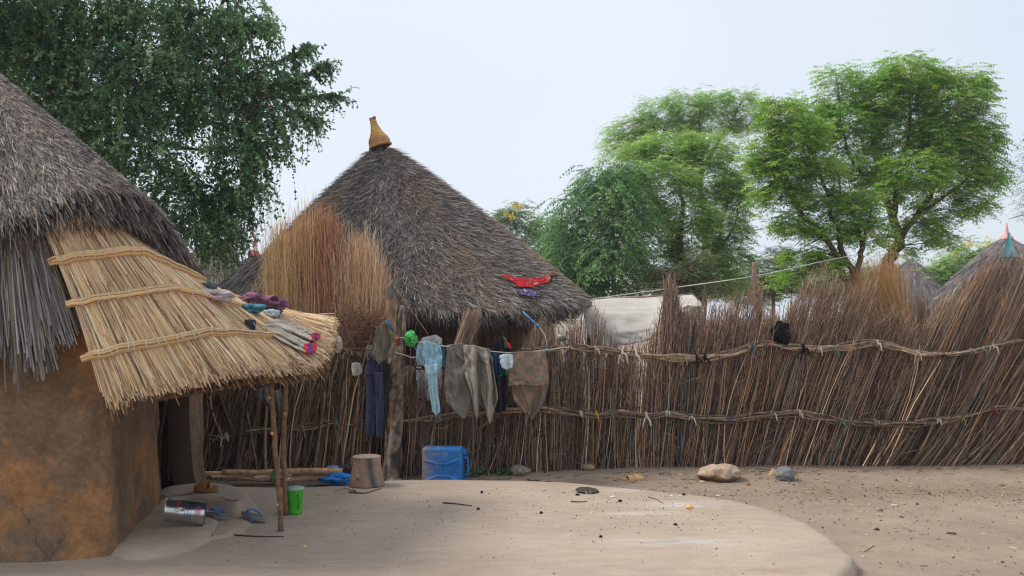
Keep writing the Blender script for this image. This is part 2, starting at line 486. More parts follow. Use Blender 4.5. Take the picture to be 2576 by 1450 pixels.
far = [(500, 1222), (700, 1224), (890, 1219), (960, 1208), (1150, 1205), (1400, 1211), (1500, 1219), (1640, 1233), (1800, 1250), (1920, 1276), (2020, 1310), (2082, 1348), (2128, 1386), (2144, 1410), (2118, 1440), (2050, 1476), (1900, 1540)]
ol = [tuple(G(x, y)[:2]) for x, y in far] + [(1.0, 4.2), (-1.5, 3.8), (-3.5, 4.2), (-4.2, 5.6), (-3.9, 7.5), (-3.1, 8.6)]
b = B(); mound(b, ol, 0.0, 0.12, n=420, prof=[(0.035, -1.0), (0.028, -0.6), (0.014, -0.25), (-0.012, -0.07), (-0.05, -0.015), (-0.12, 0.0)])
tag(b.build('courtyard', M_TERR, origin=(0, 7, 0), smooth=True), 'low raised courtyard floor of smoothed pale mud', 'courtyard', kind='structure')
# ------------------------------------------------------------------ thatch
GREY = [(3, lin(130, 122, 117)), (3, lin(160, 150, 143)), (2.2, lin(94, 87, 84)), (1.4, lin(196, 184, 174)), (0.6, lin(164, 140, 116)), (1.2, lin(62, 57, 55))]
GREYW = [(3, lin(150, 132, 120)), (3, lin(170, 150, 136)), (2, lin(128, 112, 102)), (0.7, lin(186, 160, 130)), (0.7, lin(96, 86, 80))]


class Roof:
    def __init__(s, eave, apex, bulge=0.0, M=240):
        s.E = spl(eave, M, closed=True); s.A = np.array(apex, float); s.M = M; s.bulge = bulge
        s.per = np.linalg.norm(np.roll(s.E, -1, 0) - s.E, axis=1).sum()
        s.sl = np.linalg.norm(s.E - s.A, axis=1)
        c = s.E.mean(0)
        s.out = norm((s.E - c) * [1, 1, 0])

    def e(s, th):
        f = (np.asarray(th) % 1.0) * s.M; i = f.astype(int) % s.M; k = (f - np.floor(f))[..., None]
        j = (i + 1) % s.M
        return s.E[i] * (1 - k) + s.E[j] * k, norm(s.out[i] * (1 - k) + s.out[j] * k)

    def S(s, th, t):
        e, o = s.e(th); t_ = np.asarray(t)[..., None]
        p = s.A + (e - s.A) * t_
        bb = s.bulge * np.sin(np.pi * np.clip(t_, 0, 1) ** 0.8)
        return p + o * bb * 0.6 + np.array([0, 0, 1.0]) * bb

    def frame(s, th, t):
        h = 1e-3
        a = norm(s.S(th + h, t) - s.S(th - h, t)); d = norm(s.S(th, t + h) - s.S(th, t - h))
        n = norm(np.cross(a, d)); n = np.where(n[..., 2:3] < 0, -n, n)
        return a, d, n

    def blades(s, b, n, L, w, lift, palf, tr=(0.02, 1.0), thr=(0, 1), slant=0.2, depth=(0, 0), roll=0.9, droop=0.0):
        th = RG.uniform(thr[0], thr[1], n); t = np.sqrt(RG.uniform(tr[0] ** 2, tr[1] ** 2, n))
        p = s.S(th, t); a, d, nn = s.frame(th, t)
        Ls = RG.uniform(L[0], L[1], n)[:, None]
        dev = wob(th * 38 + t * 9, 77)[:, None] * slant * 0.7 + RG.normal(0, slant, (n, 1))
        di = norm(d + a * dev)
        z0 = -RG.uniform(depth[0], depth[1], n)[:, None]
        lf = (RG.uniform(0, 1, n)[:, None] ** 2) * lift
        p0 = p + nn * (z0 + 0.004); p1 = p0 + di * Ls * 0.5 + nn * lf * 0.35; p2 = p0 + di * Ls + nn * (lf - 0.01)
        if droop: p2 = p2 - np.array([0, 0, 1.0]) * droop * RG.uniform(0, 1, (n, 1))
        ro = RG.normal(0, roll, (n, 1))
        side = norm(np.cos(ro) * np.cross(di, nn) + np.sin(ro) * nn)
        ww = RG.uniform(w[0], w[1], n)[:, None] * np.array([[1.0, 1.0, 0.45]])
        ribbons(b, np.stack([p0, p1, p2], 1), side, ww, palf(th, t, n))

    def shell(s, b, c, t0=0.0, drop=0.02, under=0.16, inner=0.72):
        th = np.arange(s.M) / s.M; rows = []
        for t in np.linspace(t0 + 0.01, 1.0, 22): rows.append(s.S(th, np.full(s.M, t)) - np.array([0, 0, drop]))
        rows.append(s.S(th, np.full(s.M, 0.99)) - np.array([0, 0, under]))
        for t in np.linspace(0.96, inner, 5): rows.append(s.S(th, np.full(s.M, t)) - np.array([0, 0, under + 0.02]))
        gridadd(b, np.array(rows), c, wrap=True)


def weather(thsh=0.15, seed=3, pale=GREYW, base=GREY, force=None):
    def f(th, t, n):
        k = wob(th * 22, seed) * 0.7 + wob(t * 7 + th * 9, seed + 1) * 0.8 + RG.normal(0, 0.25, n)
        if force is not None: k = k + force(th, t)
        c = pick(base, n, 0.16); q = pick(pale, n, 0.14)
        c = np.where((k > thsh)[:, None], q, c)
        dk = wob(th * 31 + t * 5, seed + 9) * 0.18
        return np.clip(c * (1 + dk[:, None]), 0.003, 0.9)
    return f


# ------------------------------------------------------------------ near hut
NEAR = thing('mud_hut', 'near round mud hut with heavy grey thatch at the left edge', 'hut', (-4.7, 8.1, 0))
M_MUD = mud_wall_mat('ochre_mud')
plan = [(-2.915, 9.02), (-2.91, 9.25), (-2.97, 9.5), (-3.3, 9.95), (-4.4, 10.45), (-5.8, 10.2), (-6.7, 9.0), (-6.6, 7.5), (-5.4, 6.5), (-4.2, 6.27), (-3.3, 6.22), (-2.85, 6.26), (-2.64, 6.36), (-2.58, 6.52), (-2.66, 7.0), (-2.72, 7.35), (-2.79, 7.72), (-2.87, 8.1)]
W = spl(plan, 190)
tg = norm(np.gradient(W, axis=0)); ou = np.stack([tg[:, 1], -tg[:, 0]], -1)
if ((W - W.mean(0)) * ou).sum() < 0: ou = -ou
b = B()
zs = np.concatenate([[-0.1], np.linspace(0, 1.80, 44)])
rows = []
for z in zs:
    fl = 0.05 * math.exp(-max(z, 0) / 0.12)
    q = W + ou * (fl + 0.012 * wob(np.arange(190) * 0.18 + z * 3, 31) + 0.008 * wob(np.arange(190) * 0.5 - z * 7, 32))[:, None]
    rows.append(np.concatenate([q, np.full((190, 1), z)], 1))
for z in zs[::-1][::6]:
    q = W - ou * 0.2
    rows.append(np.concatenate([q, np.full((190, 1), z)], 1))
rows = np.array(rows)
gridadd(b, rows)
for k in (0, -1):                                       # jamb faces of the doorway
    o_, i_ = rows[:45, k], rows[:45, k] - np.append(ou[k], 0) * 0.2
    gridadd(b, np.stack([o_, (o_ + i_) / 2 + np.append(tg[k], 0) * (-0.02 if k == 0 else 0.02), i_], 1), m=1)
M_JAMB_SHADE = soil_mat('jamb_shade_mud', lin(92, 74, 60), lin(110, 90, 72), 0.3)  # darker mud: doorway shade painted into the jamb faces
b.build('wall', [M_MUD, M_JAMB_SHADE], NEAR, smooth=True)
b = B(); cq = np.append(W.mean(0), 0)
gridadd(b, np.array([np.concatenate([W.mean(0) + (W - W.mean(0)) * f_, np.full((190, 1), 1.79)], 1) for f_ in (0.97, 0.6, 0.02)]), lin(90, 70, 52), wrap=True)  # unseen disc added to keep light out of the hut interior
b.build('interior_light_stop', M_WOOD, NEAR)
b = B()                                                 # lintel mud over the doorway, and the dark wooden jamb pole
roundbox(b, (-3.0, 8.49, 1.95), (0.22, 0.9, 0.42), 0.03, (3, 8, 4))
b.build('lintel', M_MUD, NEAR, smooth=True, weld=True)
b = B()
q = spl([P(415, 1000, 7.95), P(413, 1035, 7.95), P(403, 1090, 7.97), P(397, 1180, 8.0), P(399, 1262, 8.02)], 14)
tubes(b, q, 0.017, 8, lin(64, 48, 36), caps=True)
b.build('door_pole', M_WOOD, NEAR, smooth=True)

eave = [(-6.8, 5.9, 1.9), (-5.0, 5.75, 1.9), (-3.95, 5.9, 2.04), (-3.05, 5.92, 2.12), (-2.55, 5.86, 2.28), (-2.36, 6.1, 2.31), (-2.32, 6.5, 2.22), (-2.36, 7.1, 2.02), (-2.42, 7.8, 1.80), (-2.75, 8.9, 1.85), (-3.6, 10.4, 1.9), (-5.0, 11.0, 1.9), (-7.2, 10.0, 1.9), (-7.9, 8.0, 1.9)]
RN = Roof(eave, (-4.95, 8.0, 4.12), bulge=0.015)
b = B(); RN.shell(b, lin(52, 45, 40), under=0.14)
_fw = weather(0.45, 5); fw = lambda th, t, n: _fw(th, t, n) * 0.8
RN.blades(b, 120000, (0.07, 0.17), (0.0025, 0.005), 0.035, fw, (0.12, 1.0), slant=0.24)
RN.blades(b, 22000, (0.08, 0.2), (0.003, 0.007), 0.02, weather(0.9, 6), (0.94, 1.0), depth=(0.0, 0.2), droop=0.05)
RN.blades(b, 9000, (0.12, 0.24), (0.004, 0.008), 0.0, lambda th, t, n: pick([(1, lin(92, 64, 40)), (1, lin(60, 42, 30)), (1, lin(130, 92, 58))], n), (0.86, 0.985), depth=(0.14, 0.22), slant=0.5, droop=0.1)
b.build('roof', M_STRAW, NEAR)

# old grey reeds hanging from under the eave, left of the awning
n = 2600
xx = RG.uniform(-260, 108, n); dd = RG.uniform(6.03, 6.16, n)
top = 560 + RG.uniform(0, 60, n) + 0.03 * np.maximum(0, 100 - xx)
bot = 845 + RG.uniform(-70, 55, n) + 30 * np.sin(xx / 23.0) + RG.exponential(18, n)
bot = np.where(xx > 60, np.minimum(bot, 820 + (108 - xx) * 1.0 + RG.uniform(0, 40, n)), bot)
ln = (RG.normal(0.03, 0.08, n) + 0.24 * np.clip((xx + 20) / 128, 0, 1)) * (bot - top)
p0 = P(xx, top, dd); p2 = P(xx + ln, bot, dd + RG.normal(-0.02, 0.03, n)); p1 = (p0 + p2) / 2 + RG.normal(0, 0.008, (n, 3))
b = B(); tubes(b, np.stack([p0, p1, p2], 1), RG.uniform(0.0025, 0.0055, n), 4, pick([(3, lin(154, 149, 146)), (2, lin(178, 172, 168)), (2, lin(112, 106, 104)), (1, lin(138, 122, 106)), (0.3, lin(156, 156, 112))], n, 0.15))
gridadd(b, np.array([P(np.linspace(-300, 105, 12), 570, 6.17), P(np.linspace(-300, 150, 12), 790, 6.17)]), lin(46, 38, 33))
b.build('reed_fringe', M_STRAW, NEAR)

# mud steps in front of the doorway
def step(pts, z, h):
    b = B(); mound(b, [tuple(G(x, y, z)[:2]) for x, y in pts], z, h, n=120, prof=[(0.10, -1.0), (0.06, -0.82), (0.03, -0.5), (0.0, -0.22), (-0.04, -0.07), (-0.11, 0.0)])
    return b.build('doorstep', M_STEP, NEAR, smooth=True)
M_STEP = M_TERR
step([(404, 1225), (470, 1213), (540, 1211), (602, 1220), (626, 1240), (617, 1256), (585, 1262), (530, 1252), (470, 1243), (405, 1250)], 0.115, 0.14)
step([(250, 1290), (340, 1275), (430, 1262), (505, 1268), (534, 1286), (542, 1308), (522, 1334), (475, 1358), (420, 1374), (360, 1382), (310, 1376), (255, 1350)], 0.06, 0.09)
step([(500, 1275), (570, 1270), (612, 1284), (622, 1304), (600, 1330), (560, 1342), (520, 1340)], 0.028, 0.05)

# ------------------------------------------------------------------ golden reed awning over the near hut's doorway
AW = thing('reed_awning', 'golden reed awning propped on two branches over the doorway', 'awning', (-1.75, 7.3, 0))
STRAW = [(4, lin(230, 200, 158)), (3, lin(240, 216, 180)), (2, lin(206, 170, 128)), (1.2, lin(172, 136, 108)), (0.9, lin(184, 148, 136)), (0.7, lin(114, 90, 75)), (0.3, lin(226, 190, 128))]
s_t = np.array([0, .3, .5, .65, .85, 1.0]); s_e = np.array([0, .14, .34, .52, .64, .75, .87, 1.0])
Tp = P([100, 240, 330, 400, 470, 520], [548, 530, 590, 640, 697, 728], [6.0, 5.98, 6.4, 7.0, 7.7, 8.2])
Ep = P([281, 400, 560, 690, 762, 815, 843, 846], [1006, 978, 940, 920, 938, 905, 855, 803], [5.85, 5.95, 6.2, 6.6, 6.95, 7.3, 7.8, 8.5])
_sd = np.linspace(0, 1, 200)
def _dense(s, p):
    q = np.stack([np.interp(_sd, s, p[:, k]) for k in range(3)], -1)
    for _ in range(6):
        pad = np.pad(q, ((8, 8), (0, 0)), mode='reflect', reflect_type='odd')
        q = np.stack([np.convolve(pad[:, k], np.ones(17) / 17, 'valid') for k in range(3)], -1)
    return q
TD, ED = _dense(s_t, Tp), _dense(s_e, Ep)
def _lk(D_, s):
    s = np.asarray(s, float); q = np.stack([np.interp(s, _sd, D_[:, k]) for k in range(3)], -1)
    sl0 = (D_[5] - D_[0]) / (_sd[5]); sl1 = (D_[-1] - D_[-6]) / (_sd[5])
    return q + np.where(s < 0, s, 0)[..., None] * sl0 + np.where(s > 1, s - 1, 0)[..., None] * sl1
def AWS(s, t):
    t_ = np.asarray(t, float)[..., None]
    p = _lk(TD, s) * (1 - t_) + _lk(ED, s) * t_
    p = p.copy(); tt = t_[..., 0]
    p[..., 2] += 0.025 * np.sin(np.pi * np.clip(tt, 0, 1)) + 0.010 * wob(np.asarray(s) * 25, 8)
    p[..., 2] -= 0.05 * np.clip(np.asarray(s) - 0.75, 0, 1) * 4 * np.sin(np.pi * np.clip(tt, 0, 1)) * 1.2
    return p
def AWN(s, t):
    h = 2e-3
    n_ = norm(np.cross(AWS(np.asarray(s) + h, t) - AWS(np.asarray(s) - h, t), AWS(s, np.asarray(t) + h) - AWS(s, np.asarray(t) - h)))
    return np.where(n_[..., 2:3] < 0, -n_, n_)
b = B()
gs, gt = np.meshgrid(np.linspace(0.005, 0.995, 60), np.linspace(0, 0.97, 24), indexing='ij')
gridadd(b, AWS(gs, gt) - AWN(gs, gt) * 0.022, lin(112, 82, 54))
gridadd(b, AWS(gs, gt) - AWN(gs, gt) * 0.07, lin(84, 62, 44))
def reeds(n, t0, t1, lift, rr, pal, sj=0.006, end=0.035, depth=0.03):
    s = RG.uniform(0, 1, n); a = RG.uniform(*t0, n); e_ = RG.uniform(*t1, n) + RG.normal(0, end, n)
    k = np.linspace(0, 1, 5)[None]
    tt = a[:, None] + (e_ - a)[:, None] * k
    ss = np.clip(s, 0.0, 1.0)[:, None] + RG.normal(0, sj, (n, 1)) * k
    off = (RG.uniform(-depth, lift, n))[:, None, None] + RG.uniform(0, 1, (n, 1, 1)) ** 3 * 0.02 * (k[..., None])
    p = AWS(ss, tt) + AWN(ss, tt) * off
    p[..., 2] -= np.clip(tt - 0.97, 0, 1) * 0.5
    tubes(b, p, RG.uniform(rr[0], rr[1], n)[:, None] * np.array([[1, 1, 1, 1, 0.7]]), 4, pick(pal, n, 0.12))
reeds(5000, (0.0, 0.05), (0.40, 0.55), 0.012, (0.002, 0.004), STRAW)
reeds(5000, (0.15, 0.35), (0.6, 0.8), 0.012, (0.002, 0.004), STRAW)
reeds(11000, (0.35, 0.75), (0.96, 1.0), 0.014, (0.002, 0.0042), STRAW, 0.012, 0.014)
reeds(2500, (0.6, 0.8), (0.94, 1.0), -0.02, (0.003, 0.0055), [(2, lin(150, 116, 80)), (2, lin(110, 82, 58)), (1, lin(180, 146, 104))], 0.012, 0.03, 0.085)
b.build('reed_mat', M_STRAW, AW)
# frayed corner where the edge turns
n = 900
s = RG.normal(0.635, 0.022, n); tt0 = RG.uniform(0.86, 0.95, n)
p0 = AWS(s, tt0) - AWN(s, tt0) * RG.uniform(0, 0.09, n)[:, None]
p1 = p0 + np.stack([RG.normal(0.04, 0.03, n), RG.normal(-0.05, 0.03, n), RG.uniform(-0.11, -0.01, n)], -1)
b = B(); tubes(b, np.stack([p0, (p0 + p1) / 2 + RG.normal(0, 0.006, (n, 3)), p1], 1), RG.uniform(0.002, 0.004, n), 3, pick([(2, lin(126, 92, 64)), (2, lin(96, 66, 46)), (1, lin(160, 120, 84))], n))
b.build('frayed_corner', M_STRAW, AW)
# three bundled binding rods, tied with white strips
for (t_, s0, s1, nt_) in ((0.245, -0.035, 0.72, 15), (0.49, -0.03, 0.74, 16), (0.765, -0.045, 0.70, 23)):
    sv = np.linspace(s0, s1, 40); tv = t_ + 0.006 * wob(sv * 5, int(t_ * 100)) + np.linspace(0.015, -0.0, 40)
    ax = AWS(sv, tv) + AWN(np.clip(sv, 0, 1), tv) * 0.028
    T_ = norm(np.gradient(ax, axis=0)); n_ = AWN(np.clip(sv, 0, 1), tv); b_ = np.cross(T_, n_)
    rad = 0.026 * np.interp(np.arange(40), [0, 4, 30, 39], [0.75, 1, 1, 0.6])
    b = B(); n = 70
    an = RG.uniform(0, 6.28, n); ra = np.sqrt(RG.uniform(0, 1, n))
    pp = ax[None] + (ra[:, None] * rad[None])[..., None] * (np.cos(an)[:, None, None] * n_[None] + np.sin(an)[:, None, None] * b_[None])
    st = RG.integers(0, 3, n); pp = np.stack([q[k_:40 - 3 + k_] for q, k_ in zip(pp, st)])
    tubes(b, pp, RG.uniform(0.0035, 0.0055, n), 5, pick([(3, lin(226, 192, 144)), (2, lin(204, 166, 116)), (1, lin(168, 130, 92))], n))
    rod = b.build('binding_rod', M_STRAW, AW)
    for k in range(nt_):
        i = int(np.interp(k + 0.4, [0, nt_], [3, 39])) ; a = np.linspace(0, 2 * np.pi, 14)
        r0 = rad[i] + 0.004
        ring = ax[i] + r0 * (np.cos(a)[:, None] * n_[i] + np.sin(a)[:, None] * b_[i]) + T_[i] * (0.006 * np.sin(a + k))[:, None]
        b = B(); ribbons(b, ring[None], T_[i][None], 0.009, lin(196, 184, 164))
        if k % 6 == 3:
            q = ring[3]; ribbons(b, np.array([[q, q + n_[i] * 0.012 - b_[i] * 0.02, q + n_[i] * 0.014 + T_[i] * 0.03 - b_[i] * 0.04]]), T_[i][None], np.array([[0.012, 0.016, 0.008]]), lin(226, 222, 214))
        b.build('tie', M_CLOTH, rod)
# two prop branches
def branch(pts, r, n=26, c=lin(128, 100, 76), knots=(), seed=1, S=10):
    q = spl(pts, n); rr = np.interp(np.linspace(0, 1, n), np.linspace(0, 1, len(r)), r) * (1 + 0.05 * wob(np.arange(n) * 1.3, seed))
    q = q + 0.004 * np.stack([wob(np.arange(n) * 0.9, seed + 1), wob(np.arange(n) * 0.8, seed + 2), 0 * np.arange(n)], -1)
    b = B(); tubes(b, q, rr[None], S, c, caps=True)
    for (f, side, l) in knots:
        i = int(f * (n - 1)); v = np.array(side, float)
        tubes(b, np.array([q[i], q[i] + v * (rr[i] + l * 0.6), q[i] + v * (rr[i] + l)]), [0.018, 0.014, 0.011], 7, lin(196, 152, 104), caps=True)
    return b
branch([G(706, 1337), P(705, 1270, 7.1), P(693, 1150, 7.06), P(690, 1090, 7.05), P(684, 1000, 7.02), P(683, 930, 6.98)], [0.019, 0.019, 0.018, 0.016], knots=[(0.22, (-1, -0.2, 0.1), 0.012), (0.62, (-0.8, -0.6, 0), 0.01), (0.8, (-1, 0, 0), 0.012)], seed=3).build('post', M_WOOD, AW, smooth=True)
branch([G(719, 1296), P(717, 1220, 7.66), P(713, 1110, 7.55), P(717, 1030, 7.5), P(719, 930, 7.45)], [0.020, 0.020, 0.019, 0.018], knots=[(0.3, (0.9, -0.4, 0.3), 0.02), (0.72, (0.3, -1, 0.1), 0.006)], seed=4).build('post', M_WOOD, AW, smooth=True)
b = B(); tubes(b, np.array([P(650, 950, 6.75), P(740, 950, 7.2)]), 0.018, 8, lin(110, 84, 62), caps=True)
tubes(b, np.array([P(400, 1002, 6.3), P(690, 952, 7.0)]), 0.02, 8, lin(96, 74, 56), caps=True)
b.build('cross_beam', M_WOOD, AW, smooth=True)

# ------------------------------------------------------------------ main hut behind the fence
MH = thing('thatched_hut', 'large round hut with tall grey conical thatch behind the fence', 'hut', (-1.5, 13.2, -0.08))
ev = P([600, 632, 700, 810, 1000, 1160, 1320, 1405, 1448, 1456], [722, 745, 762, 770, 770, 774, 770, 756, 746, 744], [12.9, 11.9, 11.3, 10.95, 10.65, 10.6, 10.85, 11.5, 12.2, 13.0])
back = P([1420, 1240, 1000, 780, 660], [748, 742, 740, 740, 738], [14.4, 15.4, 15.9, 15.6, 14.6])
RM = Roof(list(ev) + list(back), P(962, 361, 13.1), bulge=0.035)
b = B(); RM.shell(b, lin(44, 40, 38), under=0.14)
def force(th, t):
    e, o = RM.e(th); sx = (e[:, 0] / e[:, 1]) * F + CX
    left = np.exp(-((sx - 690) / 60) ** 2) * 1.4 * np.exp(-((t - 0.45) / 0.16) ** 2) + np.exp(-((sx - 640) / 45) ** 2) * 1.6 * (t > 0.7)
    right = np.exp(-((sx - 1470) / 60) ** 2) * 0.9
    return left + right
_fm = weather(0.58, 15, force=force); fm = lambda th, t, n: _fm(th, t, n) * 1.12
th_front = (-0.12, 0.62)
RM.blades(b, 100000, (0.09, 0.24), (0.0035, 0.007), 0.10, fm, (0.03, 1.0), th_front, slant=0.36)
RM.blades(b, 9000, (0.15, 0.35), (0.008, 0.014), 0.08, fm, (0.05, 1.0), (0.62, 0.88), slant=0.25)
RM.blades(b, 9000, (0.1, 0.22), (0.004, 0.008), 0.03, weather(0.8, 18), (0.955, 1.0), depth=(0.0, 0.14), slant=0.3, droop=0.06)
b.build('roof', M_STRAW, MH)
# lower fringe course under the eave
ev2 = P([650, 740, 850, 1000, 1160, 1310, 1390, 1425, 1435], [760, 785, 798, 806, 810, 804, 792, 778, 764], [12.5, 11.6, 11.2, 10.95, 10.88, 11.1, 11.6, 12.2, 13.0])
bk2 = P([1400, 1240, 1000, 780, 680], [765, 762, 760, 760, 760], [14.2, 15.1, 15.5, 15.2, 14.2])
RM2 = Roof(list(ev2) + list(bk2), P(980, 520, 13.1), bulge=0.02)
b = B()
pal2 = lambda th, t, n: pick([(2, lin(126, 108, 94)), (2, lin(98, 84, 74)), (1, lin(150, 124, 100)), (1, lin(66, 56, 50))], n)
th = np.arange(240) / 240
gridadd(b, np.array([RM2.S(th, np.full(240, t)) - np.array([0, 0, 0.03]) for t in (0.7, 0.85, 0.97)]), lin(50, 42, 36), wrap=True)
RM2.blades(b, 10000, (0.10, 0.22), (0.004, 0.009), 0.03, pal2, (0.88, 1.0), slant=0.2, depth=(-0.01, 0.08), droop=0.06)
b.build('eave_fringe', M_STRAW, MH)
# low porch roof leaning out at the hut's left
RP = Roof([tuple(q) for q in P([536, 552, 600, 660, 730, 800, 800, 700, 600], [738, 752, 768, 775, 775, 770, 735, 725, 728], [12.6, 12.0, 11.5, 11.2, 11.1, 11.3, 12.6, 13.4, 13.2])], P(684, 628, 12.2), bulge=0.02, M=120)
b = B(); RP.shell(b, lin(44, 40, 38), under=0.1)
def fpr(th, t):
    e, o = RP.e(th); sx = (e[:, 0] / e[:, 1]) * F + CX; return np.where((sx > 615) & (e[:, 1] < 11.9), 1.6, -0.6)
RP.blades(b, 14000, (0.12, 0.3), (0.0035, 0.007), 0.05, weather(0.9, 25, force=fpr), (0.03, 1.0), slant=0.22)
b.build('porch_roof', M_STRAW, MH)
# mud wall with its upright poles and a lashed ring
cw = np.array([-1.45, 13.2]); rw = 1.93
a = np.linspace(0, 2 * np.pi, 121)[:-1]; zz = np.linspace(-0.12, 1.9, 30)
b = B()
gridadd(b, np.array([[(cw[0] + (rw + 0.015 * noise.noise(Vector((t_ * 5, z * 4, 1)))) * math.cos(t_), cw[1] + rw * math.sin(t_), z) for t_ in a] for z in zz]), wrap=True)
M_MUD2 = soil_mat('rough_mud', lin(120, 96, 74), lin(142, 114, 88), 0.3)
b.build('wall', M_MUD2, MH, smooth=True)
for k in range(46):
    t_ = math.pi + (k + RG.uniform(-0.3, 0.3)) / 46 * math.pi
    p = np.array([cw[0] + (rw + 0.03) * math.cos(t_), cw[1] + (rw + 0.03) * math.sin(t_), 0])
    b = B(); tubes(b, spl([p + [0, 0, -0.1], p + [RG.normal(0, .02), 0, 0.9], p + [RG.normal(0, .03), 0, 1.85]], 8), RG.uniform(0.012, 0.026), 6, pick([(2, lin(150, 118, 82)), (1, lin(108, 88, 70))], 1)[0], caps=True)
    b.build('wall_pole', M_WOOD, MH, smooth=True)
b = B()
for k in range(7):
    t_ = np.linspace(math.pi, 2 * math.pi, 50); z = 1.17 + RG.normal(0, 0.02) + 0.012 * wob(t_ * 9, 60 + k)
    r_ = rw + 0.055 + RG.uniform(-0.012, 0.012)
    tubes(b, np.stack([cw[0] + r_ * np.cos(t_), cw[1] + r_ * np.sin(t_), z], -1), 0.009, 5, lin(112, 86, 64))
b.build('wattle_ring', M_WOOD, MH)
for x, y, d in ((1155, 800, 10.75), (1305, 815, 11.0)):
    b = B(); tubes(b, np.array([P(x - 6, y - 14, d + 0.25), P(x, y + 8, d)]), 0.027, 9, lin(136, 118, 102), caps=True)
    b.build('rafter_end', M_WOOD, MH, smooth=True)

_gs, _gt = np.meshgrid(np.linspace(-0.1, 0.62, 400), np.linspace(0.05, 1, 220), indexing='ij')
_rp = RM.S(_gs.ravel(), _gt.ravel())
_as, _at = np.meshgrid(np.linspace(0, 1, 260), np.linspace(0, 1, 160), indexing='ij')
_ap = AWS(_as.ravel(), _at.ravel())
def _depth(pts, front=True):
    sx = pts[:, 0] / pts[:, 1] * F + CX; sy = HY - (pts[:, 2] - H) / pts[:, 1] * F
    def f(x, y):
        x = np.asarray(x, float); y = np.asarray(y, float); o = np.empty(x.shape)
        for i in np.ndindex(x.shape):
            q = (sx - x[i]) ** 2 + (sy - y[i]) ** 2
            k = np.argsort(q)[:6] if q.min() > 25 else np.where(q < max(q.min() * 3, 30))[0]
            o[i] = pts[k, 1].min() if front else np.median(pts[k, 1])
        return o
    return f
roof_d = _depth(_rp); awn_d = _depth(_ap)

# clay finial on the main hut
b = B()
base = P(957, 368, 13.0); ax = norm(np.array([-0.30, 0.05, 1.0])); u = 13.0 / F
def pc(q, h):
    g = 0.5 + 0.5 * math.sin(q * 2 + h * 20)
    return lin(204, 156, 92) * (0.75 + 0.3 * g) if h > 0.1 else lin(196, 146, 96) * (0.7 + 0.35 * g)
pr = np.array([(24, -3), (30, -1.5), (30, 0.5), (27.5, 2), (27.5, 8), (27, 14), (24.5, 21), (20, 27), (18.5, 29.5), (18.8, 31), (17, 32), (14.5, 38), (11.5, 48), (9, 57), (8, 61), (9, 62.5), (8.6, 64.5), (7, 66), (6.5, 69), (0.5, 70)]) * u
lathe(b, pr, base, ax, 30, cfn=pc)
pot = tag(b.build('clay_pot', M_CLAY, origin=base, smooth=True), 'tilted yellow clay pot capping the peak of the large grey thatched roof', 'pot')
b = B(); tip = base + ax * 68 * u
for s in (-1, 1):
    e = np.array([s * 0.75, -0.1, 0.55]) if s < 0 else np.array([0.5, 0.0, 0.95])
    tubes(b, np.array([tip, tip + e * 6 * u, tip + e * 12 * u]), np.array([[0.024, 0.03, 0.004]]), 8, lin(120, 96, 68) if s > 0 else lin(176, 140, 104), caps=True)
b.build('spout_lip', M_CLAY, pot, smooth=True)
# ------------------------------------------------------------------ reed fences
def dF(x): return np.interp(x, [480, 950, 1060, 1300, 1500, 2000, 2576, 2900], [10.0, 10.0, 10.1, 10.2, 10.45, 10.75, 10.85, 10.95])
STICK = [(3, lin(138, 113, 95)), (3.2, lin(108, 87, 73)), (1.8, lin(164, 138, 114)), (2.2, lin(66, 52, 45)), (0.8, lin(194, 164, 128)), (1.3, lin(146, 134, 126)), (0.5, lin(158, 114, 80))]
STICKL = [(3, lin(122, 98, 80)), (3, lin(94, 74, 60)), (2, lin(150, 124, 100)), (1.5, lin(64, 50, 42)), (0.9, lin(180, 150, 116))]
TWIG = [(3, lin(156, 130, 112)), (2, lin(124, 102, 88)), (2, lin(178, 150, 128)), (0.8, lin(200, 170, 138))]


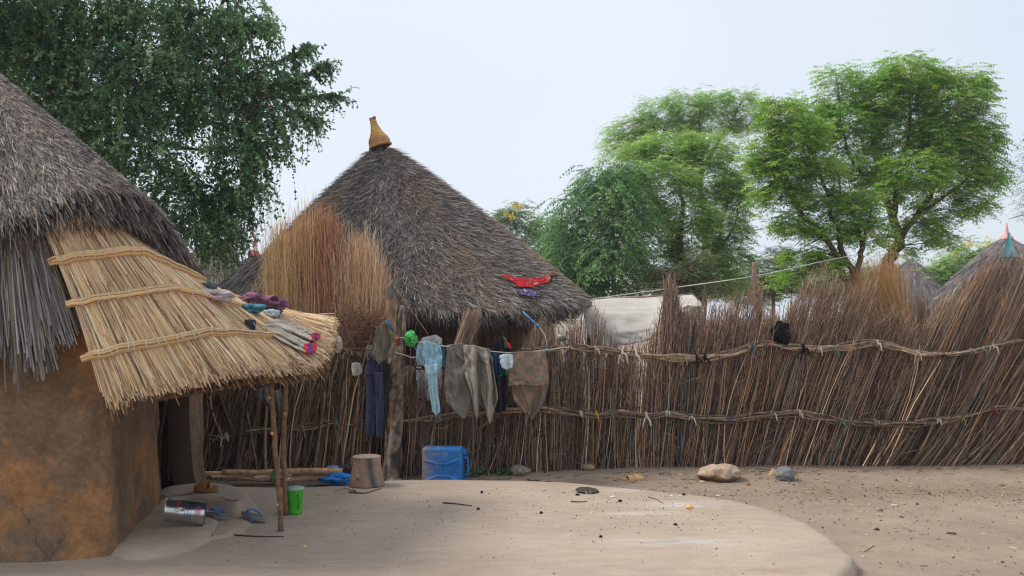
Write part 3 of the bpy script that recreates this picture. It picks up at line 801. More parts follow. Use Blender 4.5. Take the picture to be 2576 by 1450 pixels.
def sticks(b, x0, x1, n, topx, topy, leanx, leany, dfn, r, pal, ysd=14, twigs=3, dj=0.06, zb=-0.1, bend=0.15, clump=60, twl=(0.08, 0.22), frac_mid=0.0, gaps=()):
    xb = np.sort(RG.uniform(x0, x1, n))
    cl = np.floor(xb / clump); off = np.array([np.random.default_rng(int(abs(c)) + 5).normal(0, 1, 3) for c in cl])
    lean = np.interp(xb, leanx, leany) + off[:, 0] * 0.035 + RG.normal(0, 0.035, n)
    conv = ((cl + 0.5) * clump - xb) / clump * RG.uniform(0.1, 0.7, n) * clump * 0.8
    d = dfn(xb) + RG.normal(0, dj, n)
    yb = HY + (H - zb) / d * F
    yt = np.full(n, 880.0)
    for _ in range(4):
        xt = xb + lean * (yb - yt) + conv
        yt = np.interp(xt, topx, topy)
    jit = np.abs(RG.normal(0, ysd, n)) - 0.25 * ysd + RG.exponential(ysd * 1.1, n)
    yt = yt + jit + off[:, 1] * 12 + 10 + 34 * np.abs((xb / clump) % 1 - 0.5) * 2 * (off[:, 2] > -0.6)
    if frac_mid:
        k = RG.uniform(0, 1, n) < frac_mid; yt = np.where(k, yb + (yt - yb) * RG.uniform(0.62, 0.85, n), yt)
    xt = xb + lean * (yb - yt) + conv * (yb - yt) / 320
    keep = np.ones(n, bool)
    for (ga, gb, p) in gaps:
        xm = xb + 0.45 * (xt - xb); keep &= ~((xm > ga) & (xm < gb) & (RG.uniform(0, 1, n) < p))
    xb, yb, xt, yt, d, lean = [q[keep] for q in (xb, yb, xt, yt, d, lean)]; n = len(xb)
    k = np.linspace(0, 1, 6)[None]
    bd = RG.normal(0, 1, (n, 1)) * bend * 30
    X = xb[:, None] + (xt - xb)[:, None] * k ** np.interp(xb, [1000, 1900, 2300], [1.12, 1.02, 0.8])[:, None] + bd * np.sin(np.pi * k) + RG.normal(0, 1.1, (n, 6))
    Y = yb[:, None] + (yt - yb)[:, None] * k
    D = d[:, None] + RG.normal(0, 0.05, (n, 1)) * (k - 0.3)
    pt = P(X, Y, D)
    ci = np.floor(xb / (clump * 0.6)); ck_ = np.array([np.random.default_rng(int(abs(q)) + 991).normal(0, 1, 2) for q in ci])
    c = pick(pal, n, 0.2) * np.exp(ck_[:, :1] * 0.26) * np.exp(ck_[:, 1:] * np.array([[0.07, 0.0, -0.09]])) * np.array([[1.02, 0.985, 0.95]])
    c = c * np.exp(RG.normal(0, 0.2, (n, 1)))
    tubes(b, pt, RG.uniform(r[0], r[1], n)[:, None] * np.array([[1, 0.95, 0.9, 0.8, 0.65, 0.3]]), 4, c)
    if twigs:
        m = n * twigs; i = RG.integers(0, n, m); f = RG.uniform(0.6, 0.98, m); j = np.minimum((f * 5).astype(int), 4); q = (f * 5 - j)[:, None]
        p0 = pt[i, j] * (1 - q) + pt[i, j + 1] * q
        di = norm(pt[i, 5] - pt[i, 3]); L = RG.uniform(twl[0], twl[1], m)[:, None] * (0.35 + 0.65 * f[:, None])
        v = norm(di + np.stack([RG.normal(0, 0.33, m), RG.normal(0, 0.3, m), RG.normal(0, 0.15, m)], -1))
        v2 = norm(v + np.stack([RG.normal(0, 0.25, m), RG.normal(0, 0.2, m), RG.normal(0.15, 0.2, m)], -1))
        pp = np.stack([p0, p0 + v * L * 0.5, p0 + v * L * 0.5 + v2 * L * 0.5], 1)
        tubes(b, pp, RG.uniform(0.0016, 0.0034, m)[:, None] * np.array([[1, 0.8, 0.35]]), 3, pick(TWIG, m, 0.15))


def rail(pts, dfn, nb, spread, rr, parent, pal, seed, off=-0.09):
    b = B(); q = spl(pts, 90)
    for k in range(nb):
        a = RG.uniform(0, 0.25) if k else 0.0; e = RG.uniform(0.72, 1) if k else 1.0
        i0, i1 = int(a * 89), int(e * 89) + 1
        if k % 3 == 2: i0, i1 = int(RG.uniform(0.3, 0.5) * 89), 90
        s = q[i0:i1]; x = s[:, 0]
        y = s[:, 1] + spread * wob(x / 60.0, seed * 31 + k) * 1.3 + RG.normal(0, spread * 0.4)
        d = dfn(x) + off + 0.02 * wob(x / 70.0, seed * 17 + k) + RG.normal(0, 0.012)
        tubes(b, P(x, y, d), RG.uniform(rr[0], rr[1]) * np.linspace(1.15, 0.7, len(x))[None] * (1 + 0.08 * wob(x / 9., k)), 7, pick(pal, 1, 0.1)[0])
    return b.build('rail', M_WOOD, parent), q


def ties(spec, q, dfn, rl, off=-0.09):
    """spec: (x, colour, size, dangle)"""
    for (x, c, sz, dg) in spec:
        sz *= 0.85; c = np.asarray(c) * 0.9
        y = np.interp(x, q[:, 0], q[:, 1]); d = float(dfn(x)) + off; ctr = P(x, y, d)
        b = B(); a = np.linspace(0, 2 * np.pi, 13)
        for s in (-0.35, 0.35):
            sz *= 1.0; ring = ctr + np.stack([0.012 * np.sin(a) * (1 if s > 0 else -1) + s * 0.02, 0.036 * np.sin(a), 0.034 * np.cos(a)], -1) * sz
            ribbons(b, ring[None], np.array([[1.0, 0, 0.25]]), 0.014 * sz, c)
        kn = ctr + np.array([0, -0.042 * sz, 0.0])
        for s in (-1, 1):
            if s < 0 and RG.uniform() < 0.5: continue
            v = np.array([s * RG.uniform(0.1, 0.9), -0.25, RG.uniform(-0.9, 0.6)]) * 0.045 * sz
            p = np.array([kn - v * 0.1, kn + v, kn + v * 1.3 + [s * 0.008, 0, -0.03 - dg * RG.uniform(0.5, 1)]])
            ribbons(b, spl(p, 6)[None], np.array([[0.8, 0.1, 0.5]]), np.array([[0.012, 0.018, 0.02, 0.02, 0.018, 0.012]]) * sz, c)
        b.build('tie', M_CLOTH, rl)


TOFF = -0.09
PALE, GRY, BLK, BLU, GRN, YEL = lin(196, 184, 164), lin(138, 132, 128), lin(34, 33, 36), lin(76, 92, 128), lin(92, 130, 112), lin(190, 150, 60)
RAILC = [(2, lin(128, 104, 84)), (2, lin(104, 84, 68)), (1, lin(160, 132, 108))]

# left stretch
FL = thing('reed_fence', 'dark stick fence stretch left of the thick trunk post, behind the awning props', 'fence', P(720, 1200, 10.0) * [1, 1, 0] + [0, 0, GZ])
b = B()
sticks(b, 380, 985, 1500, [300, 800, 850, 900, 940, 985], [880, 870, 838, 826, 822, 840], [400, 600, 800, 985], [0.20, 0.17, 0.13, 0.08], dF, (0.005, 0.0105), STICKL, 14, 2, 0.05, bend=0.35, clump=45, twl=(0.1, 0.3))
sticks(b, 380, 985, 420, [300, 985], [900, 900], [400, 600, 800, 985], [0.05, 0.3, 0.3, 0.15], dF, (0.006, 0.012), STICKL, 25, 0, 0.04, bend=0.4, clump=30)
b.build('reed_panel', M_STRAW, FL)
# brushwood tangle on top
b = B(); n = 700
p0 = P(RG.uniform(850, 950, n), RG.uniform(800, 900, n), 9.95 + RG.normal(0, 0.06, n)); v = norm(np.stack([RG.normal(0.2, 0.6, n), RG.normal(0, 0.3, n), RG.normal(0.35, 0.5, n)], -1)) * RG.uniform(0.08, 0.3, (n, 1))
tubes(b, np.stack([p0, p0 + v * 0.5 + RG.normal(0, 0.012, (n, 3)), p0 + v], 1), RG.uniform(0.0015, 0.003, n), 3, pick([(2, lin(126, 92, 72)), (1, lin(96, 70, 56)), (1, lin(150, 112, 86))], n))
b.build('brushwood', M_STRAW, FL)
rl, q = rail([(440, 1094), (500, 1097), (570, 1098), (610, 1086), (680, 1082), (740, 1077), (800, 1068), (850, 1062), (930, 1064), (985, 1060)], dF, 7, 5, (0.006, 0.011), FL, RAILC, 1)
ties([(498, PALE, 1.5, 0.05), (570, PALE, 1.3, 0.06), (548, GRY, 1.0, 0.03), (758, GRY, 0.9, 0.12), (848, GRN, 1.1, 0.03), (853, lin(150, 40, 70), 0.7, 0.01)], q, dF, rl, TOFF)
rl, q = rail([(840, 880), (875, 884), (905, 893), (950, 905), (985, 908)], dF, 5, 5, (0.007, 0.012), FL, [(1, lin(150, 126, 104)), (1, lin(118, 98, 82))], 2)
ties([(876, PALE, 1.0, 0.04), (903, PALE, 0.9, 0.02)], q, dF, rl, TOFF)
for (xa, ya, xb_, yb_, r_) in ((590, 1197, 612, 1010, .022), (668, 1198, 672, 985, .019), (650, 1198, 622, 1040, .012), (762, 1196, 803, 1000, .018), (788, 1196, 818, 985, .015), (838, 1196, 868, 960, .02), (852, 1130, 835, 1020, .013), (880, 1196, 905, 955, .014), (893, 1196, 930, 965, .012), (905, 1120, 915, 940, .012), (734, 1196, 758, 1060, .011), (545, 1190, 560, 1120, .014), (590, 1090, 548, 985, .016), (562, 1105, 527, 1000, .013), (825, 1000, 850, 905, .014), (800, 1020, 842, 890, .012)):
    d0 = float(dF(xa)) - 0.11
    branch([P(xa, ya, d0), P((xa + xb_) / 2 + RG.normal(0, 3), (ya + yb_) / 2, d0), P(xb_, yb_, d0 - 0.01)], [r_, r_ * 0.85], 16, pick([(1, lin(118, 100, 84)), (1, lin(140, 118, 98)), (1, lin(98, 82, 70))], 1)[0], seed=int(xa), S=8).build('stake', M_WOOD, FL, smooth=True)

# long stretch on the right
TOFF = -0.17
FR = thing('reed_fence', 'long brown reed fence of leaning sticks from the trunk post to the right edge', 'fence', P(1800, 1180, 10.6) * [1, 1, 0] + [0, 0, GZ])
tx = [990, 1060, 1100, 1130, 1165, 1190, 1212, 1235, 1300, 1335, 1360, 1400, 1440, 1470, 1490, 1530, 1570, 1610, 1640, 1661, 1680, 1700, 1715, 1735, 1760, 1790, 1830, 1870, 1895, 1912, 1940, 1975, 2000, 2040, 2070, 2100, 2130, 2165, 2190, 2215, 2245, 2290, 2330, 2380, 2420, 2470, 2520, 2580, 2640, 2800]
ty = [930, 930, 925, 920, 918, 918, 918, 915, 900, 815, 790, 800, 790, 745, 745, 800, 835, 815, 815, 780, 668, 672, 760, 800, 770, 742, 748, 735, 705, 720, 800, 812, 770, 705, 690, 720, 748, 745, 712, 720, 770, 800, 790, 735, 725, 700, 672, 655, 650, 650]
lx = [990, 1100, 1200, 1350, 1500, 1600, 1700, 1800, 1900, 2000, 2150, 2300, 2450, 2700]
ly = [0.02, 0.05, 0.09, 0.03, 0.02, 0.08, 0.10, 0.17, 0.26, 0.34, 0.42, 0.52, 0.58, 0.6]
ty = [q - 30 * float(np.clip((p - 1900) / 150, 0, 1)) - 30 * float(np.clip((p - 2420) / 80, 0, 1)) + 25 * float(2230 < p < 2400) for p, q in zip(tx, ty)]
ty = [q - 24 * (1730 < p < 2320) for p, q in zip(tx, ty)]
b = B()
# lower layer reaching the top rail, upper tufts above it
sticks(b, 990, 2600, 3900, tx, np.maximum(ty, 850), lx, ly, dF, (0.002, 0.0065), STICK, 14, 1, 0.07, bend=0.35, clump=38, gaps=[(1120, 1200, .55), (1590, 1625, .5), (1655, 1672, .5), (1940, 1962, .75), (2020, 2040, .4), (1060, 1112, .72), (1480, 1500, .4), (1700, 1730, .4), (1830, 1850, .35), (2110, 2135, .4)])
sticks(b, 990, 2600, 2400, tx, ty, lx, ly, dF, (0.002, 0.0052), STICK, 18, 5, 0.06, bend=0.25, clump=46, gaps=[(1030, 1112, .85), (1130, 1180, .5), (1240, 1310, .6), (1590, 1625, .5), (1940, 1962, .85), (1505, 1650, .45), (1725, 1760, .5)])
sticks(b, 1640, 2600, 800, tx, ty, lx, np.array(ly) * 1.15, dF, (0.002, 0.005), STICK, 14, 6, 0.07, bend=0.4, clump=52)
sticks(b, 1662, 1720, 260, [1600, 1662, 1680, 1696, 1712, 1760], [830, 770, 664, 664, 750, 830], [1600, 1800], [0.02, 0.02], dF, (0.003, 0.006), STICK, 14, 3, 0.05, bend=0.2, clump=60, twl=(0.06, 0.16))
n = 230; q0 = np.stack([RG.uniform(1128, 1170, n), RG.uniform(900, 935, n)], -1); f_ = RG.uniform(0, 1, n); q1 = np.stack([1168 + 44 * f_, 776 + RG.exponential(18, n)], -1); d_ = RG.uniform(9.95, 10.15, n)
pp = np.stack([P(q0[:, 0] + (q1[:, 0] - q0[:, 0]) * k_, q0[:, 1] + (q1[:, 1] - q0[:, 1]) * k_, d_) + RG.normal(0, 0.006, (n, 3)) for k_ in (0, .35, .7, 1)], 1); tubes(b, pp, RG.uniform(0.002, 0.0045, n)[:, None] * np.array([[1, 1, .8, .4]]), 4, pick(TWIG, n))
sticks(b, 2150, 2600, 1300, [2000, 2600], [900, 890], lx, ly, dF, (0.003, 0.007), [(2, lin(96, 74, 58)), (2, lin(70, 54, 44)), (1, lin(126, 98, 74))], 30, 1, 0.05, bend=0.3, clump=40)
# stray bent twigs across the face
n = 1700
xs_ = RG.uniform(1020, 2576, n); p0 = P(xs_, RG.uniform(900, 1160, n), dF(xs_) - 0.1 - RG.uniform(0, 0.05, n)); v = norm(np.stack([RG.normal(0.35, 0.5, n), RG.normal(-0.05, 0.1, n), RG.normal(0.5, 0.6, n)], -1)) * (0.05 + RG.exponential(0.09, (n, 1)))
tubes(b, np.stack([p0, p0 + v * 0.5 + RG.normal(0, 0.02, (n, 3)), p0 + v], 1), RG.uniform(0.0015, 0.0035, n), 3, pick(STICK, n))
b.build('reed_panel', M_STRAW, FR)
rl, q = rail([(1310, 882), (1380, 880), (1440, 874), (1520, 881), (1600, 893), (1700, 900), (1780, 899), (1850, 886), (1920, 866), (1990, 874), (2050, 880), (2130, 872), (2200, 864), (2260, 874), (2320, 891), (2380, 893), (2440, 884), (2500, 872), (2580, 851), (2680, 830)], dF, 11, 6, (0.008, 0.0135), FR, [(2, lin(150, 126, 106)), (2, lin(116, 96, 80)), (1, lin(176, 150, 126))], 3, -0.17)
ties([(1375, lin(60, 130, 140), 0.9, 0.02), (1430, PALE, 0.8, 0.02), (1498, PALE, 1.0, 0.03), (1565, PALE, 1.2, 0.07), (1600, PALE, 1.3, 0.02), (1678, lin(140, 130, 96), 1.0, 0.02), (1722, lin(140, 130, 96), 1.0, 0.02), (1752, BLK, 1.3, 0.01), (1772, BLK, 1.5, 0.02), (1890, BLU, 1.2, 0.12), (1925, lin(140, 104, 86), 0.9, 0.0), (1960, GRY, 1.0, 0.02), (2018, BLK, 1.8, 0.05), (2062, PALE, 1.0, 0.05), (2100, GRN, 1.0, 0.02), (2205, PALE, 1.4, 0.05), (2305, PALE, 1.0, 0.05), (2372, BLK, 0.9, 0.02), (2440, GRY, 1.2, 0.02), (2468, GRN, 0.9, 0.02), (2497, PALE, 1.1, 0.06)], q, dF, rl, TOFF)
rl, q = rail([(990, 1053), (1060, 1052), (1130, 1045), (1220, 1038), (1300, 1030), (1362, 1028), (1420, 1036), (1480, 1041), (1564, 1038), (1620, 1045), (1680, 1040), (1754, 1051), (1841, 1053), (1920, 1044), (2000, 1038), (2070, 1050), (2130, 1061), (2234, 1065), (2320, 1060), (2407, 1052), (2470, 1040), (2511, 1029), (2580, 1032), (2680, 1030)], dF, 10, 6, (0.007, 0.012), FR, [(2, lin(146, 122, 102)), (2, lin(110, 92, 76)), (1, lin(170, 146, 122))], 4, -0.17)
ties([(1100, GRY, 1.3, 0.03), (1232, GRY, 1.2, 0.02), (1376, lin(120, 100, 70), 0.9, 0.01), (1460, PALE, 1.1, 0.06), (1500, YEL, 1.0, 0.03), (1535, GRN, 0.8, 0.04), (1625, PALE, 1.3, 0.04), (1676, PALE, 1.2, 0.03), (1740, PALE, 1.0, 0.02), (1828, BLU, 1.2, 0.02), (1940, PALE, 1.1, 0.05), (2010, PALE, 1.3, 0.02), (2115, GRN, 1.2, 0.03), (2200, GRY, 1.5, 0.02), (2265, lin(120, 60, 60), 0.9, 0.02), (2320, GRY, 0.9, 0.02), (2358, PALE, 1.1, 0.03), (2420, lin(150, 140, 80), 0.9, 0.03), (2497, lin(150, 60, 60), 1.0, 0.02)], q, dF, rl, TOFF)
rl, q = rail([(1000, 926), (1060, 925), (1110, 924), (1180, 924), (1260, 905), (1320, 890)], dF, 6, 4, (0.006, 0.01), FR, [(1, lin(96, 80, 68)), (1, lin(70, 58, 50))], 5)
for pts, r_, c_ in (([(1082, 1130), (1090, 1085), (1104, 1010)], .014, lin(160, 140, 118)), ([(1720, 1168), (1765, 1140), (1800, 1095), (1835, 1050)], .014, lin(112, 88, 70)), ([(1905, 1140), (1965, 1105), (2010, 1060)], .01, lin(140, 110, 84)), ([(2052, 1045), (2072, 970), (2098, 905)], .013, lin(132, 108, 86)), ([(1528, 1010), (1538, 930), (1542, 890)], .012, lin(130, 104, 82)), ([(2462, 1165), (2482, 1060), (2500, 960)], .010, lin(150, 128, 106)), ([(2385, 900), (2420, 820), (2455, 740)], .011, lin(126, 120, 116)), ([(2340, 880), (2400, 800), (2452, 720)], .009, lin(104, 92, 84)), ([(1385, 1170), (1390, 1050), (1392, 930)], .016, lin(128, 106, 86)), ([(2150, 1160), (2195, 1060), (2260, 960), (2300, 910)], .012, lin(100, 80, 64)), ([(2250, 1165), (2330, 1060), (2390, 960)], .013, lin(110, 88, 70))):
    branch([P(x, y, float(dF(x)) - 0.11) for x, y in pts], [r_, r_ * 0.7], 18, c_, seed=int(pts[0][0]), S=7).build('stake', M_WOOD, FR, smooth=True)

# second fence farther back on the right
def dF2(x): return 14.0 + (np.asarray(x) - 1800) * 0.0006
FB = thing('reed_fence', 'paler reed fence standing farther back, behind the right-hand fence', 'fence', P(2100, 1090, 14.0) * [1, 1, 0] + [0, 0, GZ])
b = B()
sticks(b, 1740, 2640, 2400, [1700, 1780, 1850, 1930, 2000, 2060, 2150, 2240, 2320, 2420, 2520, 2700], [800, 775, 765, 752, 728, 722, 728, 735, 730, 715, 715, 715], [1700, 2700], [0.0, 0.10], dF2, (0.004, 0.008), [(2, lin(152, 122, 100)), (2, lin(128, 102, 86)), (1, lin(176, 146, 118))], 22, 2, 0.08, bend=0.2, clump=70)
b.build('reed_panel', M_STRAW, FB)
rail([(1740, 822), (1900, 824), (2000, 828), (2200, 826), (2640, 822)], dF2, 4, 4, (0.008, 0.013), FB, RAILC, 8)

# thick forked trunk post
TP = thing('trunk_post', 'thick weathered trunk post with a split top between the two fence stretches', 'post', P(985, 1200, 9.9) * [1, 1, 0] + [0, 0, GZ])
def bark(pts, r, seed, c1, c2, n=60, S=20, wood=None):
    q = spl(pts, n); rr = np.interp(np.linspace(0, 1, n), np.linspace(0, 1, len(r)), r)
    n *= 1; b = B(); a = np.arange(S) * 2 * np.pi / S; V = np.zeros((n, S, 3)); C = np.zeros((n, S, 3))
    for i in range(n):
        for j in range(S):
            nn = noise.noise(Vector((math.cos(a[j]) * 1.6, math.sin(a[j]) * 1.6 + seed, q[i, 2] * 5))) + 0.6 * noise.noise(Vector((math.cos(a[j]) * 4, math.sin(a[j]) * 4 + seed, q[i, 2] * 22)))
            V[i, j] = q[i] + rr[i] * (1 + 0.16 * nn) * np.array([math.cos(a[j]), math.sin(a[j]), 0])
            k = min(1, max(0, 0.45 + 2.2 * nn)); C[i, j] = c1 * k + c2 * (1 - k)
            if wood is not None: C[i, j] = wood(i / (n - 1), a[j], C[i, j], nn)
    gridadd(b, V, C, wrap=True)
    for k in (0, -1):
        m_ = V[k].mean(0); gridadd(b, np.array([V[k], m_ + (V[k] - m_) * 0.02 + [0, 0, 0.01 if k else 0]]), lin(150, 120, 92), wrap=True)
    return b
def scar(f, a, c, nn):
    w_ = (a - 4.4 + 0.9 * (f - 0.3)) ; k = math.exp(-(w_ / 0.16) ** 2) * (f < 0.5)
    return c * (1 - k) + (lin(176, 166, 156) if f < 0.36 else lin(176, 136, 104)) * k
u_ = 9.85 / F
bark([P(983, 1208, 9.85), P(986, 1190, 9.85), P(990, 1100, 9.85), P(996, 980, 9.85), P(1003, 880, 9.85), P(1008, 800, 9.87), P(1011, 770, 9.88)], np.array([30, 24, 22, 21, 19.5, 16, 12, 9]) * u_, 1, lin(146, 128, 112), lin(78, 66, 58), wood=scar).build('trunk', M_WOOD, TP, smooth=True)
bark([P(994, 900, 9.86), P(990, 850, 9.86), P(985, 800, 9.87), P(987, 760, 9.88), P(981, 728, 9.9), P(985, 712, 9.9)], np.array([16, 17, 15, 13, 9, 3]) * u_, 4, lin(172, 128, 88), lin(120, 98, 82), n=40, wood=lambda f, a, c, nn: c if f < 0.62 else lin(112, 104, 98) * (0.8 + 0.3 * nn)).build('split_limb', M_WOOD, TP, smooth=True)

# lone stake rising out of the fence
b = branch([P(1903, 1180, 10.75), P(1905, 1000, 10.75), P(1908, 800, 10.72), P(1906, 740, 10.7), P(1898, 708, 10.68), P(1898, 660, 10.68)], [0.036, 0.036, 0.034, 0.03, 0.024], 40, lin(138, 118, 104), knots=[(0.78, (0.9, -0.3, 0.4), 0.02)], seed=9)
tag(b.build('stake', M_WOOD, smooth=True), 'knobbly grey stake rising above the right-hand fence, under the washing rope', 'stake')

# dry grass bundles
def sheaf(name, label, base, tops, n, L, pal, rr=(0.002, 0.0042), group=None, spreadb=0.12, plume=True):
    """base: (x, y, d) where it stands; tops: polyline of survey points the tips reach"""
    b = B(); tp = np.asarray(tops, float); f = RG.uniform(0, 1, n)
    k = np.linspace(0, 1, len(tp)); xt = np.interp(f, k, tp[:, 0]) + RG.normal(0, 11, n); yt = np.interp(f, k, tp[:, 1]) + RG.exponential(55, n) - 30 + RG.normal(0, 16, n) + 22 * wob(f * 40, int(base[0])) - np.where(RG.uniform(0, 1, n) < 0.07, RG.uniform(15, 55, n), 0)
    d0 = base[2] + RG.normal(0, spreadb * 0.6, n)
    x0 = base[0] + (f - 0.5) * base[3] + RG.normal(0, 8, n); y0 = np.full(n, base[1]) + RG.normal(0, 6, n)
    d1 = d0 + RG.normal(0, 0.07, n)
    kk = np.linspace(0, 1, 6)[None]
    fl = RG.normal(0, 1, (n, 1)) * 13; X = x0[:, None] + (xt - x0)[:, None] * kk ** 1.15 + fl * kk ** 2 + RG.normal(0, 4, (n, 1)) * np.sin(np.pi * kk) + RG.normal(0, 1.2, (n, 6)) * kk
    Y = y0[:, None] + (yt - y0)[:, None] * kk; D = d0[:, None] + (d1 - d0)[:, None] * kk
    pt = P(X, Y, D); c = pick(pal, n, 0.13)
    tubes(b, pt, RG.uniform(rr[0], rr[1], n)[:, None] * np.array([[1, 1, 0.9, 0.8, 0.6, 0.25]]), 3, c)
    if plume:
        m = n * 3; i = RG.integers(0, n, m); fr = RG.uniform(0.72, 1.0, m); q = ((fr - 0.6) / 0.4 * 2); j = np.minimum(q.astype(int), 1) + 3; q = (fr * 5 - j)[:, None]
        p0 = pt[i, j] * (1 - q) + pt[i, np.minimum(j + 1, 5)] * q
        v = norm(norm(pt[i, 5] - pt[i, 3]) + RG.normal(0, 0.22, (m, 3))) * RG.uniform(0.04, 0.15, (m, 1))
        tubes(b, np.stack([p0, p0 + v * 0.6, p0 + v * 0.98 + RG.normal(0, 0.006, (m, 3))], 1), np.full((m, 1), 0.0015) * np.array([[1, 0.9, 0.4]]), 3, pick(pal, m, 0.15))
    m = n // 9; f2 = RG.uniform(0.05, 0.95, m); a_ = RG.normal(0, 0.2, m); L2 = RG.uniform(90, 230, m)
    xa = np.interp(f2, k, tp[:, 0]) ; ya = np.interp(f2, k, tp[:, 1]) + RG.uniform(-10, 200, m)
    q_ = np.stack([P(xa + a_ * L2 * (1 - g) * 1.3 + RG.normal(0, 2, m), ya + L2 * (1 - g), base[2] - spreadb - 0.02) for g in (0, .35, .7, 1)], 1)
    tubes(b, q_, RG.uniform(0.0015, 0.003, m)[:, None] * np.array([[1, 1, .8, .4]]), 3, pick(pal, m, 0.15) * 1.1)
    loc = P(base[0], base[1], base[2])
    return tag(b.build(name, M_STRAW, origin=loc), label, 'grass bundle', group)
GOLD = [(3, lin(232, 194, 140)), (3, lin(218, 174, 120)), (2, lin(242, 214, 168)), (1, lin(196, 140, 106)), (0.6, lin(160, 120, 92))]
RUST = [(3, lin(196, 144, 104)), (2, lin(170, 114, 88)), (1.5, lin(224, 180, 134)), (1, lin(150, 92, 76))]
PINK = [(3, lin(236, 200, 154)), (2, lin(214, 164, 128)), (1.5, lin(244, 218, 178)), (1.2, lin(186, 122, 106))]
gy0 = HY + (H - GZ) / 10.55 * F
sheaf('grass_bundle', 'tall golden dry grass bundle standing before the thatch, leftmost of three', (735, gy0, 10.5, 90), [(682, 640), (700, 600), (722, 606), (760, 580), (790, 570)], 1500, 2.4, GOLD, group='dry grass bundles stood against the big hut')
sheaf('grass_bundle', 'tallest rust-brown dry grass bundle between two others before the thatch', (830, gy0, 10.45, 90), [(775, 590), (800, 560), (828, 562), (842, 600)], 1000, 2.4, RUST, group='dry grass bundles stood against the big hut')
sheaf('grass_bundle', 'reddish dry grass bundle beside the trunk post, rightmost of three', (920, gy0, 10.4, 90), [(858, 670), (880, 628), (915, 615), (940, 660), (955, 720)], 1200, 2.3, PINK, group='dry grass bundles stood against the big hut')
sheaf('grass_bundle', 'yellow sheaf of long grass leaning left behind the right-hand fence', (2330, HY + (H - GZ) / 12 * F, 12.0, 80), [(2148, 745), (2160, 715), (2195, 690), (2222, 690)], 1300, 2.5, [(3, lin(190, 150, 96)), (2, lin(168, 122, 80)), (1, lin(206, 176, 112)), (1, lin(160, 130, 84))], plume=False)
sheaf('grass_bundle', 'upright reddish sheaf of grass behind the yellow leaning sheaf', (2262, HY + (H - GZ) / 12.5 * F, 12.5, 60), [(2196, 690), (2215, 680), (2245, 678), (2272, 700)], 800, 2.5, RUST, plume=False)
# ------------------------------------------------------------------ trees
def limb(b, pts, r, n=24, S=7, c=lin(84, 64, 52), seed=1):
    q = spl(pts, n); rr = 0.68 * np.interp(np.linspace(0, 1, n), np.linspace(0, 1, len(r)), r)
    s = np.linalg.norm(q[-1] - q[0]) * 0.012
    q = q + s * np.stack([wob(np.arange(n) * 0.7, seed), wob(np.arange(n) * 0.6, seed + 1), wob(np.arange(n) * 0.5, seed + 2)], -1)
    tubes(b, q, rr[None], S, np.array([c * (0.85 + 0.25 * wob(np.array([seed * 1.0]), 3)[0])]), caps=True)
    return q


def in_blobs(blobs, d0, n, shell=0.35, depth=0.8):
    """points in ellipsoids given in survey units; depth radius follows the width"""
    bl = np.array([(q + (0,))[:5] for q in blobs], float)
    wt = bl[:, 2] * bl[:, 3]; i = RG.choice(len(bl), n, p=wt / wt.sum())
    v = norm(RG.normal(0, 1, (n, 3))); r = RG.uniform(shell, 1, n) ** 0.5
    q = bl[i]; u = d0 / F
    x = q[:, 0] + v[:, 0] * r * q[:, 2]; y = q[:, 1] + v[:, 2] * r * q[:, 3]
    d = d0 + q[:, 4] + v[:, 1] * r * np.minimum(q[:, 2], q[:, 3] * 1.4) * u * depth * 1.2
    ctr = P(q[:, 0], q[:, 1], d0 + q[:, 4])
    return P(x, y, d), ctr, i


def leaves_from(b, pos, ax, up, ln, wd, pal, cj=None):
    """kite-shaped leaf faces, slightly folded along the midrib"""
    n = len(pos); side = norm(np.cross(ax, up)); nn = np.cross(side, ax)
    ln = np.asarray(ln)[:, None]; wd = np.asarray(wd)[:, None]
    V = np.stack([pos, pos + ax * ln * 0.45 + side * wd * 0.5 + nn * wd * 0.12, pos + ax * ln, pos + ax * ln * 0.45 - side * wd * 0.5 + nn * wd * 0.12], 1)
    f = np.arange(n)[:, None] * 4 + np.array([[0, 1, 2, 3]])
    b.add(V.reshape(-1, 3), f, np.repeat(pal, 4, 0))


def compound(b, pos, az, L, pairs, lf, pal, droop=0.5, rise=0.15, clj=0.12):
    """pinnate leaves: a drooping rachis with paired leaflets"""
    n = len(pos); k = np.linspace(0.12, 1, pairs)[None]
    h = np.stack([np.cos(az), np.sin(az), 0 * az], -1)
    rise = rise + RG.normal(0, 0.25, n); dr = droop * RG.uniform(0.5, 1.5, n)
    out = L[:, None] * k * 0.92
    z = L[:, None] * (rise[:, None] * k - dr[:, None] * k ** 2)
    pt = pos[:, None] + h[:, None] * out[..., None]; pt[..., 2] += z
    tz = rise[:, None] - 2 * dr[:, None] * k
    T = norm(np.concatenate([np.broadcast_to(h[:, None, :2], (n, pairs, 2)), tz[..., None]], -1))
    sd = np.stack([-h[:, 1], h[:, 0], 0 * az], -1)
    base = pick(pal, n, 0.18)
    for s in (-1, 1):
        a = norm(T * 0.55 + s * sd[:, None] * 0.75 + np.array([0, 0, -0.35]) + RG.normal(0, 0.13, (n, pairs, 3)))
        up = norm(np.array([0, 0, 1.0]) + RG.normal(0, 0.3, (n, pairs, 3)))
        sz = lf * L[:, None] * (1 - 0.35 * np.abs(k - 0.5) * 2 * 0.6) * RG.uniform(0.8, 1.15, (n, pairs))
        c = np.repeat(base[:, None], pairs, 1) * RG.uniform(0.85, 1.15, (n, pairs, 1))
        leaves_from(b, pt.reshape(-1, 3), a.reshape(-1, 3), up.reshape(-1, 3), sz.ravel(), sz.ravel() * 0.34, c.reshape(-1, 3))


